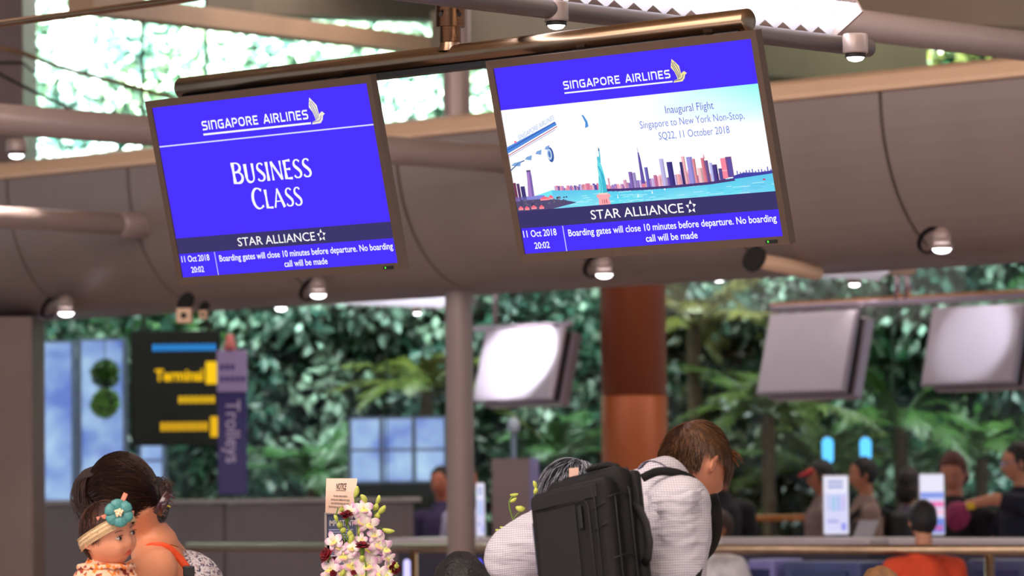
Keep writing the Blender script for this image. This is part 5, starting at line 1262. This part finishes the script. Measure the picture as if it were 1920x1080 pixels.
# ---- simple queueing people in the background
def person(label, px, py, Y, az, hair, top, legs=(50, 50, 70), skin=(200, 140, 110), sit=False, arms=None, s=1., pack=None, cap=None, long=0, glasses=False, lean=0., pitch=-8, bare=False, tot=None, voxel=.014, hairname=None):
    "px,py: centre of the head; az: direction the face points (0 = away from us, 90 = right, 180 = towards us)"
    hc = at(px, py, Y); t = thing('person', label, 'person', (hc.x, Y, 0)); f = Vector((sin(R_(az)), cos(R_(az)), 0)); sd = f.cross(Z)
    tp = tot if tot else 0
    M = frame(fwdv(az, pitch)); sk = skinmat('skin_%d_%d' % (skin[0], skin[1]), rgb(*skin)); Hd = hc.z
    L = lambda x, y, z: Vector((hc.x, Y, Hd))+(sd*x+f*(y-lean*(-z)*1.0)+Z*z)*s
    mb = MB(); head(mb, hc, M, s, n=32, m=24); mb.cap(L(0, -.02, -.06), L(0, -.03, -.20), .052*s, .056*s)
    legz = max(.0, Hd/s-.0)
    hz = -.80 if not sit else -.72; foot = -Hd/s
    for q in (-1, 1):
        if sit: kn = L(q*.1, .38, hz); an = L(q*.1, .38, max(foot+.08, hz-.42)); an.z = .08; mb.chain([L(q*.09, 0, hz), kn, an], [.08*s, .058*s, .042*s])
        else: an = L(q*.09, 0, 0); an.z = .08; kn = (L(q*.09, .02, hz)+an)/2; mb.chain([L(q*.09, 0, hz), kn, an], [.085*s, .058*s, .04*s])
        mb.cap(Vector((an.x, an.y, .04)), Vector((an.x, an.y, .03))+f*.13, .04, .03)
    A = arms or [[(.19, -.02, -.28), (.24, -.04, -.54), (.22, .12, -.74)], [(-.19, -.02, -.28), (-.24, -.04, -.54), (-.22, .12, -.74)]]
    for q, a in zip((1, -1), A):
        pts = [L(*p) for p in a]; mb.chain(pts, [.048*s, .040*s, .027*s]); d = (pts[2]-pts[1]).normalized(); hand(mb, pts[2], frame(d, Z if abs(d.z) < .9 else f), s*.95, 22, q)
    organic(mb.build('body', sk, t, smooth=True), .009, 3)
    cm = mat('cloth_%d_%d_%d' % top, rgb(*top), .8, 0, .12, 12); mb = MB()
    mb.chain([L(0, -.02, -.21), L(0, -.02, -.34), L(0, 0, -.60), L(0, 0, hz)], [.085*s, .15*s, .135*s, .15*s], 20)
    for a in A:
        pts = [L(*p) for p in a]; mb.chain([L(a[0][0]*.6, -.02, -.27)]+[pts[0], pts[0]+(pts[1]-pts[0])*(.55 if bare else .85)], [.07*s, .070*s, .062*s])
        if not bare: mb.cap(pts[0]+(pts[1]-pts[0])*.85, pts[1]+(pts[2]-pts[1])*.8, .06*s, .042*s)
    organic(mb.build('top', cm, t, smooth=True), voxel, 4, .012, .12)
    lm = mat('cloth_%d_%d_%d' % legs, rgb(*legs), .8, 0, .12, 12); mb = MB()
    for q in (-1, 1):
        an = L(q*.09, 0, 0); an.z = .12; kn = (L(q*.09, .02, hz)+an)/2
        if sit: kn = L(q*.1, .38, hz); an = Vector((kn.x, kn.y, .12))
        mb.chain([L(q*.085, 0, hz), kn, an], [.115*s, .085*s, .062*s], 16)
    organic(mb.build('trousers', lm, t, smooth=True), voxel, 3)
    hm = mat('hair_%d_%d_%d' % hair, rgb(*hair), .5, 0, .35, 30, .6, 120); mb = MB()
    mb.ell(hc+M@Vector((0, -.018, .022))*s, .087*s, .100*s, .112*s, M=M, fn=lambda p: p if not (p.y > .055 and p.z < .05) else Vector((p.x, .055, p.z)))
    if long: mb.ell(hc+M@Vector((0, -.055, -.06))*s, .09*s, .06*s, .12*s*long, M=M)
    organic(mb.build('hair', hm, t, smooth=True), .009, 2, .012, .03)
    if cap:
        mb = MB(); c2 = mat('cap_red', rgb(*cap), .7); mb.cap(hc+M@Vector((-.05, .07, .05))*s, hc+M@Vector((.05, .07, .05))*s, .022*s, .022*s); mb.cap(hc+M@Vector((0, .08, .045))*s, hc+M@Vector((0, .15, .03))*s, .02*s, .012*s, sx=3, ax=M@Vector((1, 0, 0)))
        organic(mb.build('cap', c2, t, smooth=True), .009, 2)
    eyes(t, hc, M, s)
    if glasses:
        gm = mat('glasses_pale', rgb(170, 190, 230), .2, .3)
        for q in (-1, 1): MB().tube([hc+M@(Vector((q*.032+.02*cos(a*pi/6), .098, .006+.016*sin(a*pi/6))))*s for a in range(13)], .003, 6).build('glasses_rim', gm, t)
        for q in (-1, 1): MB().tube([hc+M@Vector((q*.055, .095, .01))*s, hc+M@Vector((q*.08, -.01, .012))*s], .003, 6).build('glasses_arm', gm, t)
    if pack:
        pm = mat('pack_%d' % pack[0], rgb(*pack), .7, 0, .15, 14); c0 = L(0, -.25, -.50)
        o = MB().cbox(c0, sd*.30*s, f*.18*s, Z*.46*s).build('backpack', pm, t, smooth=True, bevel=.06*s); o.modifiers['b'].segments = 4
        for q in (-1, 1): MB().tube([L(q*.10, -.18, -.30), L(q*.115, -.02, -.22), L(q*.12, .13, -.32), L(q*.13, .12, -.5), L(q*.14, -.12, -.62)], 1, 8, flat=(.03, .01), up=sd).build('pack_strap', pm, t, smooth=True)
    return t, L, M, hc
greyman = person('grey-haired person bowed behind the black backpack', 1076, 961, 10.9, 200, (52, 54, 62), (60, 62, 76), lean=.0, pitch=-55, s=1.12)
# silver strands
gm_ = greyman[2]; gh = greyman[3]
strands(gh+gm_@Vector((0, -.02, .025)), gm_, lambda d: d.y < .85, lambda p, d: Vector((p.x*3+.2, .8, -.2)), lambda d: .08, 4200, .0012, [rgb(200, 206, 220), rgb(46, 46, 54), rgb(96, 98, 110), rgb(20, 20, 26)], 12, lift=.04, ab=(.101, .117, .131), noise=.2).build('hair', hairM, greyman[0], colors=True)
MB().cbox(at(1076, 890, 9.66), (.024, 0, .002), (0, .001, 0), (0, 0, .034)).build('small_card', mat('card_beige', rgb(236, 196, 176), .6), bp)  # loose beige card, only parented to the backpack
person('dark-haired head low at the bottom edge, left of the backpack', 864, 1118, 11.2, 330, (24, 20, 22), (40, 44, 90), pitch=-20, s=.95)
person('light brown head low at the bottom edge under the bag-drop counters', 1652, 1126, 15, 20, (150, 104, 66), (120, 110, 110), pitch=-10)
B = 'dark'
person('man in a black shirt standing behind the bending man\'s face', 1352, 880, 27.0, 160, (30, 22, 20), (26, 24, 32), skin=(170, 96, 70), s=1.03)
person('seated person with short brown hair just right of the bending man', 1346, 992, 26.4, 250, (64, 42, 32), (225, 222, 232), skin=(190, 120, 90), sit=True)
person('person in a bright white shirt leaning at the counter beneath the railing', 1306, 958, 23.2, 240, (40, 30, 28), (244, 242, 250), skin=(200, 140, 110), lean=.25, sit=True, s=1.25)
person('man in a red visor and brown-grey jacket facing left', 1538, 894, 29.0, 265, (20, 16, 18), (124, 104, 104), cap=(190, 40, 44), skin=(176, 110, 84))
person('man in beige top carrying a dark rucksack, facing left', 1617, 890, 28.2, 262, (20, 16, 20), (140, 116, 106), pack=(34, 34, 36), skin=(190, 124, 96))
person('person in a lilac-grey shirt seen from behind at the counters', 1706, 908, 28.4, 30, (28, 20, 22), (120, 112, 136), long=.8)
person('woman with reddish brown bobbed hair and black top looking down', 1787, 886, 26.9, 200, (88, 34, 26), (24, 22, 30), skin=(196, 128, 104), pitch=-28, long=.5, s=1.12)
rm = person('man in glasses and navy polo shirt reaching left over the counter', 1908, 868, 26.6, 265, (30, 26, 30), (24, 28, 48), skin=(206, 140, 112), glasses=True, s=1.12, bare=True, arms=[[(-.19, .02, -.25), (-.17, .18, -.22), (-.15, .34, -.25)], [(.19, .02, -.30), (.22, .16, -.50), (.1, .38, -.52)]])
person('seated person in an orange-red top with black hair', 1730, 978, 21.9, 355, (20, 18, 24), (226, 78, 44), sit=True, s=.95)
person('person in a pale lilac shirt behind the slim column', 872, 902, 28.8, 60, (30, 22, 24), (196, 190, 222), skin=(190, 120, 96))
person('person with dark hair left of the slim column at the counters', 826, 905, 30.2, 200, (34, 24, 26), (60, 50, 90), skin=(190, 110, 84))
person('person beside the tall taupe board, head just above the counter', 985, 930, 30.6, 190, (40, 24, 24), (150, 70, 90), skin=(190, 110, 90), s=.95)
# things held: pink bundle and yellow tag
t = thing('wrapped_bundle', 'magenta bundle held under the outstretched hand', 'bag', at(1793, 990, 26.2)); organic(MB().ell(at(1795, 968, 26.2), .085, .07, .10).build('bundle', mat('magenta_cloth', rgb(150, 40, 90), .7, 0, .2, 20), t, smooth=True), .012, 2, .03, .05)
tag(MB().cbox(at(1820, 949, 26.1), (.055, 0, 0), (0, .01, 0), (0, 0, .045)).build('tag', mat('tag_yellow', rgb(240, 196, 40), .5), bevel=.006), 'small yellow tag beside the magenta bundle', 'tag')
t = thing('lanyard', 'yellow strap hanging under the railing before the blue-grey bag drop', 'strap', at(1572, 1080, 23.6)); MB().tube([at(1569, 1040, 23.8), at(1567, 1062, 23.7), at(1574, 1085, 23.6), at(1572, 1130, 23.6)], .012, 8).build('webbing', _m['tag_yellow'], t); MB().ell(at(1545, 1060, 23.7), .06, .04, .028).build('white_pouch', white, t, smooth=True)
t = thing('lit_signal', 'small glowing blue light at the bottom edge left of the backpack', 'lamp', at(898, 1062, 21)); MB().ell(at(898, 1060, 21), .02, .02, .035).build('bulb', emat('deep_blue', (.10, .08, 1), 1.6), t, smooth=True); q = at(898, 1070, 21); MB().tube([q, Vector((q.x, q.y, 0))], .012, 8).build('post', dark, t)
t = thing('lit_signal', 'small white-lilac light under the railing right of the flowers', 'lamp', at(763, 1068, 22)); MB().cap(at(763, 1055, 22), at(763, 1085, 22), .02, .02).build('bulb', emat('lilac_glow', (.6, .55, 1), 1.4), t, smooth=True); q = at(763, 1085, 22); MB().tube([q, Vector((q.x, q.y, 0))], .012, 8).build('post', dark, t)

# ------------------------------------------------------------------ flowers
YF = 11.3
petM = mat('petal', (1, 1, 1), .55, 0, attr='Col', spec=.3)
stemM = mat('orchid_stem', rgb(110, 140, 50), .5, 0, .15, 50)
budM = mat('orchid_bud', rgb(196, 206, 92), .45, 0, .12, 60)
VB = at(672, 1330, YF); VB.z = .75
fa = thing('flower_arrangement', 'tall arrangement of pink-white orchids and dark red carnations', 'flowers', VB)
MB().lathe(VB, Z, [(.06, 0), (.09, .01), (.11, .12), (.08, .26), (.075, .30), (.065, .30), (.06, .1)], 32).build('vase', mat('white_ceramic', rgb(220, 214, 210), .2), fa, smooth=True)
def petal(mb, c, dr, nr, L, w_, curl, c0, c1, c2, n=7, m=5):
    "dr: direction, nr: flower normal; colours base, middle, tip"
    sd = dr.cross(nr).normalized(); g = []
    for i in range(n+1):
        t = i/n; wd = w_*sin(pi*min(1, t*.80+.10))**.8*(1 if t < .85 else sqrt(max(0, 1-((t-.85)/.15)**2))*.85+.15)
        row = []
        for j in range(m+1):
            q = 2*j/m-1; mb.cur = vmix(c0, c1, min(1, t*2)) if t < .5 else vmix(c1, c2, (t-.5)*2)
            row.append(mb.addv(c+dr*L*t+sd*wd*q+nr*(curl*sin(t*pi*.6)*L-.18*w_*q*q)))
        g.append(row)
    for i in range(n):
        for j in range(m): mb.f.append([g[i][j], g[i+1][j], g[i+1][j+1], g[i][j+1]])
cw, cp, cy = rgb(250, 238, 236), rgb(214, 120, 196), rgb(236, 232, 150)
def orchid(parent, px, py, Y, size, rot, nrm, seed):
    r = random.Random(seed); c = at(px, py, Y); nr = Vector(nrm).normalized(); fx = nr.cross(Z).normalized(); fz = fx.cross(nr); fz = fz if fz.z > 0 else -fz
    mb = MB(); L = size/ppm(Y)/2*.95
    for k, (a, l, w_) in enumerate(((90, 1.0, .28), (162, 1, .38), (18, 1, .38), (234, .98, .27), (306, .98, .27))):
        a = R_(a+rot+r.uniform(-8, 8)); tip = vmix(cw, cp, r.uniform(.6, 1)); petal(mb, c, fx*cos(a)+fz*sin(a), nr, L*l*r.uniform(.9, 1.1), L*w_, r.uniform(-.12, .3), vmix(cy, cw, .45), cw, tip)
    o = mb.build('bloom', petM, parent, smooth=True, colors=True)
    mb = MB(); a = R_(270+rot); d = fx*cos(a)+fz*sin(a); petal(mb, c+nr*.002, (d+nr*.6).normalized(), nr, L*.62, L*.34, .3, cy, rgb(240, 226, 110), cp); mb.cur = cy; mb.ell(c+nr*.006, L*.10, L*.10, L*.12, n=10, m=6)
    mb.build('lip', petM, o if parent.parent is None else parent, smooth=True, colors=True); return o
def bud(parent, px, py, Y, w_, h, ang, name='bud'):
    c = at(px, py, Y); k = 1/ppm(Y); a = R_(ang); d = Vector((sin(a), -.1, cos(a))); mb = MB(); n = 9; pts = [c+d*h*k*(i/n-.5)+Vector((cos(a), 0, -sin(a)))*sin(i/n*pi)*w_*k*.18 for i in range(n+1)]
    mb.tube(pts, [w_*k*.5*sin(pi*min(1, .06+.88*(i/n)))**.75 for i in range(n+1)], 12).build(name, budM, parent, smooth=True)
def stem(parent, pts, Y, r=.0022): MB().tube(curve([at(x, y, Y+(d_[0] if d_ else 0)) for x, y, *d_ in pts]), r, 8).build('stem', stemM, parent, smooth=True)
def spray(label, Y):
    o = MB().cap(at(672, 1200, Y), at(672, 1206, Y), .003, .003, 6).build('orchid_spray', stemM, fa); return o
s1 = spray('', YF); stem(s1, [(664, 925), (666, 945), (668, 975), (672, 1000), (677, 1040), (676, 1080), (672, 1200)], YF)
stem(s1, [(667, 945), (672, 936), (680, 936)], YF, .0015)
for a in ((667, 922, 10, 22, 15), (681, 936, 11, 19, -30), (673, 995, 7, 14, 10)): bud(s1, *a[:2], YF, *a[2:])
for a in ((658, 958, 36, 20, (-.5, -1, .1), 1), (681, 953, 44, -5, (.3, -1, .2), 2), (679, 974, 42, 30, (.1, -1, -.3), 3), (691, 982, 44, 10, (.5, -1, 0), 4), (678, 1012, 30, 0, (.1, -1, .5), 5)): orchid(s1, a[0], a[1], YF-.01, a[2], a[3], a[4], a[5])
s2 = spray('', YF+.02); stem(s2, [(702, 950), (704, 975), (707, 1000), (706, 1030), (702, 1060), (690, 1200)], YF+.02)
stem(s2, [(702, 966), (708, 960), (714, 958)], YF+.02, .0015); stem(s2, [(707, 998), (714, 990), (724, 994)], YF+.02, .0015)
for a in ((708, 937, 9, 18, 20), (703, 950, 11, 14, 30), (715, 955, 11, 20, 45), (705, 967, 12, 13, 30), (728, 994, 10, 24, 100)): bud(s2, *a[:2], YF+.02, *a[2:])
for a in ((702, 1003, 34, 0, (0, -1, .3), 6), (711, 1020, 50, 25, (.3, -1, .1), 7), (722, 1028, 40, -15, (.6, -1, 0), 8), (693, 1031, 38, 40, (-.2, -1, .2), 9), (699, 1050, 42, 12, (.2, -1, 0), 10), (728, 1048, 34, 60, (.5, -1, .1), 11), (730, 1060, 24, 30, (.4, -1, -.4), 12)): orchid(s2, a[0], a[1], YF, a[2], a[3], a[4], a[5])
s3 = spray('', YF-.02); stem(s3, [(634, 953), (631, 965), (634, 985), (641, 1000), (648, 1020), (653, 1036)], YF-.02); stem(s3, [(641, 990), (650, 1010), (653, 1036), (660, 1200)], YF-.02)
for a in ((641, 952, 12, 6, 90), (629, 972, 8, 14, -20), (638, 981, 14, 9, 100), (642, 992, 12, 10, 60), (654, 1000, 12, 12, 20), (657, 1010, 12, 22, 10)): bud(s3, *a[:2], YF-.02, *a[2:])
for a in ((626, 1015, 42, -20, (-.4, -1, .2), 13), (636, 1027, 30, 30, (-.2, -1, .4), 14), (645, 1040, 50, 5, (-.1, -1, .1), 15), (660, 1028, 36, 20, (0, -1, .3), 16), (660, 1058, 52, 33, (.1, -1, 0), 17), (620, 1066, 44, 10, (-.4, -1, .1), 18), (688, 1058, 52, -8, (.15, -1, .1), 19), (684, 1078, 46, 20, (0, -1, .3), 20), (645, 1075, 40, 50, (-.2, -1, 0), 21), (712, 1076, 44, 35, (.3, -1, .2), 22), (612, 1080, 30, 0, (-.5, -1, 0), 23), (668, 1078, 36, 60, (0, -1, .4), 24), (725, 1078, 30, 10, (.4, -1, .3), 25)): orchid(s3, a[0], a[1], YF-.03, a[2], a[3], a[4], a[5])
def carnation(px, py, Y, size, seed, nrm=(0, -.7, .7), st=None, up=1):
    r = random.Random(seed); c = at(px, py, Y); nr = Vector(nrm).normalized(); L = size/ppm(Y)/2; mb = MB(); fx = nr.orthogonal().normalized(); fz = fx.cross(nr)
    ca = [rgb(86, 6, 20), rgb(120, 12, 26), rgb(50, 4, 14)]
    for lay, (n, tilt, l) in enumerate(((9, .15, 1.0), (8, .5, .85), (6, 1.0, .65), (4, 1.9, .45))):
        for k in range(n):
            a = 2*pi*k/n+lay*.5+r.uniform(-.2, .2); d = (fx*cos(a)+fz*sin(a)+nr*tilt).normalized(); cc = vmix(ca[0], r.choice(ca), .7); petal(mb, c, d, (nr-d*nr.dot(d)).normalized(), L*l*r.uniform(.85, 1.15), L*.42, r.uniform(-.1, .2), cc, cc, vmix(cc, rgb(150, 20, 36), .4), n=5, m=4)
    o = mb.build('carnation', petM, fa, smooth=True, colors=True)
    MB().tube([c-nr*.002, c-nr*L*.6, c-nr*L*1.3-Z*L*.3], [L*.3, L*.38, L*.18], 12).build('calyx', stemM, o, smooth=True)
    q = c-nr*L*1.3-Z*L*.3; MB().tube(curve([q, q-Z*.05+Vector((.01, 0, 0)), at(672, 1250, YF)]), .0024, 8).build('stem', stemM, o, smooth=True)
carnation(650, 966, YF-.03, 26, 1, (0, -.5, 1)); carnation(679, 1024, YF-.05, 28, 2, (0, -.4, 1)); carnation(611, 1041, YF-.03, 30, 3, (-.5, -.8, .5)); carnation(628, 1052, YF-.01, 20, 4, (-.2, -.9, .5)); carnation(741, 1066, YF-.02, 26, 5, (.7, -.9, .1)); carnation(625, 1076, YF-.05, 15, 6, (0, -1, .2)); carnation(617, 1058, YF+.01, 14, 8, (0, -1, .2)); carnation(663, 1074, YF-.06, 12, 9, (0, -1, .5))
for a in ((744, 1058, 12, 5, 95), (641, 1074, 10, 16, 30), (677, 1046, 12, 14, 10)): bud(s2, *a[:2], YF-.04, *a[2:])
bud(s2, 733, 1070, YF-.02, 13, 24, 35)
# orchid sprigs left of the backpack
fb = thing('orchid_sprig', 'yellow-green orchid buds showing left of the backpack', 'flowers', at(965, 1300, 10.6)); Y_ = 10.6
stem(fb, [(964, 928), (956, 938), (955, 950), (960, 968), (965, 985), (966, 1010), (966, 1300)], Y_, .0022)
stem(fb, [(1003, 914), (1002, 930), (998, 960), (985, 1000), (970, 1100)], Y_+.02, .002); stem(fb, [(962, 974), (970, 964), (978, 958)], Y_, .0015); stem(fb, [(965, 986), (955, 988), (945, 994)], Y_, .0015)
for a in ((964, 927, 7, 16, 85), (962, 937, 8, 15, 60), (1002, 909, 8, 15, -15), (1003, 920, 9, 12, 20), (976, 952, 12, 18, 100), (937, 995, 8, 16, 105), (952, 1001, 12, 15, 70), (944, 989, 6, 14, 100)): bud(fb, *a[:2], Y_, *a[2:])
o = orchid(fb, 972, 984, Y_, 26, 0, (-.3, -1, .3), 41)
orchid(fb, 960, 1004, Y_, 20, 40, (.2, -1, .3), 42)
tag(MB().lathe(Vector((at(966, 1300, Y_).x, Y_, .0)), Z, [(.10, 0), (.13, .03), (.12, at(966, 1300, Y_).z), (.10, at(966, 1300, Y_).z)], 24).build('planter', mat('planter_grey', rgb(90, 88, 90), .6), smooth=True), 'grey planter under the orchid sprig beside the backpack', 'planter')
# table under the arrangement
tb = thing('console_table', 'console table holding the flower arrangement and the notice stand', 'table', Vector((VB.x, YF+.1, 0)))
MB().cbox(Vector((VB.x-.02, YF+.12, .73)), (.8, 0, 0), (0, .6, 0), (0, 0, .04)).build('tabletop', white, tb, bevel=.006)
for sx in (-.36, .34):
    for sy in (-.15, .38): MB().box(VB.x+sx-.02, VB.x+sx+.02, YF+sy-.02, YF+sy+.02, 0, .712).build('leg', dark, tb)

# ------------------------------------------------------------------ notice stand
YN = 11.75; k = 1/ppm(YN)
ns = thing('notice_stand', 'acrylic notice stand with metal frame holding a dark poster behind the flowers', 'sign stand', Vector((at(640, 1200, YN).x, YN, .75)))
fm = mat('frame_silver', rgb(176, 160, 152), .3, .8, .05)
tl, tr_ = at(608, 961, YN), at(671, 965, YN); z0 = .76; wv = tr_-tl; wv.z = 0
for o_, d_, zz, hh in ((tl, .006, z0, tl.z-z0), (tr_-wv.normalized()*.006, .006, z0, tl.z-z0)): MB().obox(Vector((o_.x, o_.y, zz)), wv.normalized()*.008, (0, .012, 0), (0, 0, hh)).build('frame_side', fm, ns, bevel=.001)
MB().obox(Vector((tl.x, tl.y-.001, tl.z-.006)), wv, (0, .014, 0), (0, 0, .006)).build('frame_top', fm, ns, bevel=.001)
MB().cbox(Vector(((tl.x+tr_.x)/2, YN+.06, .755)), (.12, 0, 0), (0, .16, 0), (0, 0, .012)).build('base', fm, ns, bevel=.003)
pc_ = Vector((tl.x+.006, YN+.006, tl.z-.008)); W2 = wv.length-.012; H2 = tl.z-z0-.02
MB().obox(pc_, (W2, 0, 0), (0, .002, 0), (0, 0, -H2)).build('poster_board', mat('poster_slate', rgb(74, 78, 104), .4), ns)
p = Pic(lambda u, v, o: pc_+Vector((u*W2, -.0005-o, -v*.165)))
p.rect(.0, .0, 1, .62, (66, 72, 100)); p.rect(0, .46, 1, .66, (150, 34, 36)); p.rect(0, .66, 1, 1.0, (96, 98, 118)); p.up()
p.text('IMPORTANT', .10, .92, .20, .11, (206, 200, 196), .01)
for j in range(4): p.rect(.08, .26+j*.045, .9-.1*(j % 2), .28+j*.045, (150, 152, 190))
p.rect(.1, .74, .8, .76, (190, 190, 210)); p.rect(.1, .80, .7, .82, (190, 190, 210))
p.m.build('poster_print', mat('print', (1, 1, 1), .6, attr='Col'), ns, colors=True)
# curved card on top
nc_ = thing('notice_card', 'cream notice card slotted upright into the top of the notice stand', 'sign', tl)
a, b, c_, d = at(612, 897, YN-.01), at(670, 897, YN-.01), at(663, 966, YN-.015), at(610, 961, YN-.015)
def SN(u, v, o): 
    t0 = a+(b-a)*u; t1 = d+(c_-d)*u; q = t0+(t1-t0)*v; return q+Vector((0, -o-.012*sin(v*pi)*1.0, 0))
mb = MB(); g = [[mb.addv(SN(i/4, j/8, 0)) for i in range(5)] for j in range(9)]; g2 = [[mb.addv(SN(i/4, j/8, -.0012)) for i in range(5)] for j in range(9)]
for j in range(8):
    for i in range(4): mb.f.append([g[j][i], g[j+1][i], g[j+1][i+1], g[j][i+1]]); mb.f.append([g2[j][i], g2[j][i+1], g2[j+1][i+1], g2[j+1][i]])
    mb.f.append([g[j][0], g2[j][0], g2[j+1][0], g[j+1][0]]); mb.f.append([g[j][4], g[j+1][4], g2[j+1][4], g2[j][4]])
mb.build('card', mat('card_cream', rgb(244, 208, 186), .6, 0, .02), nc_)
p = Pic(SN); p.text('NOTICE', .34, .67, .31, .18, (34, 28, 28), .02); p.rect(.34, .335, .66, .35, (34, 28, 28))
for j, (t_3, x0, x1_) in enumerate((('THIS AREA IS MONITORED BY', .26, .74), ('SURVEILLANCE CAMERAS WITH VIDEO', .18, .82), ('AND AUDIO RECORDING FOR SAFETY,', .19, .82), ('SECURITY AND QUALITY CONTROL PURPOSES', .12, .88))):
    p.text(t_3, x0, x1_, .53+j*.105, .055, (70, 50, 48), .01)
p.m.build('print', _m['print'], nc_, colors=True)
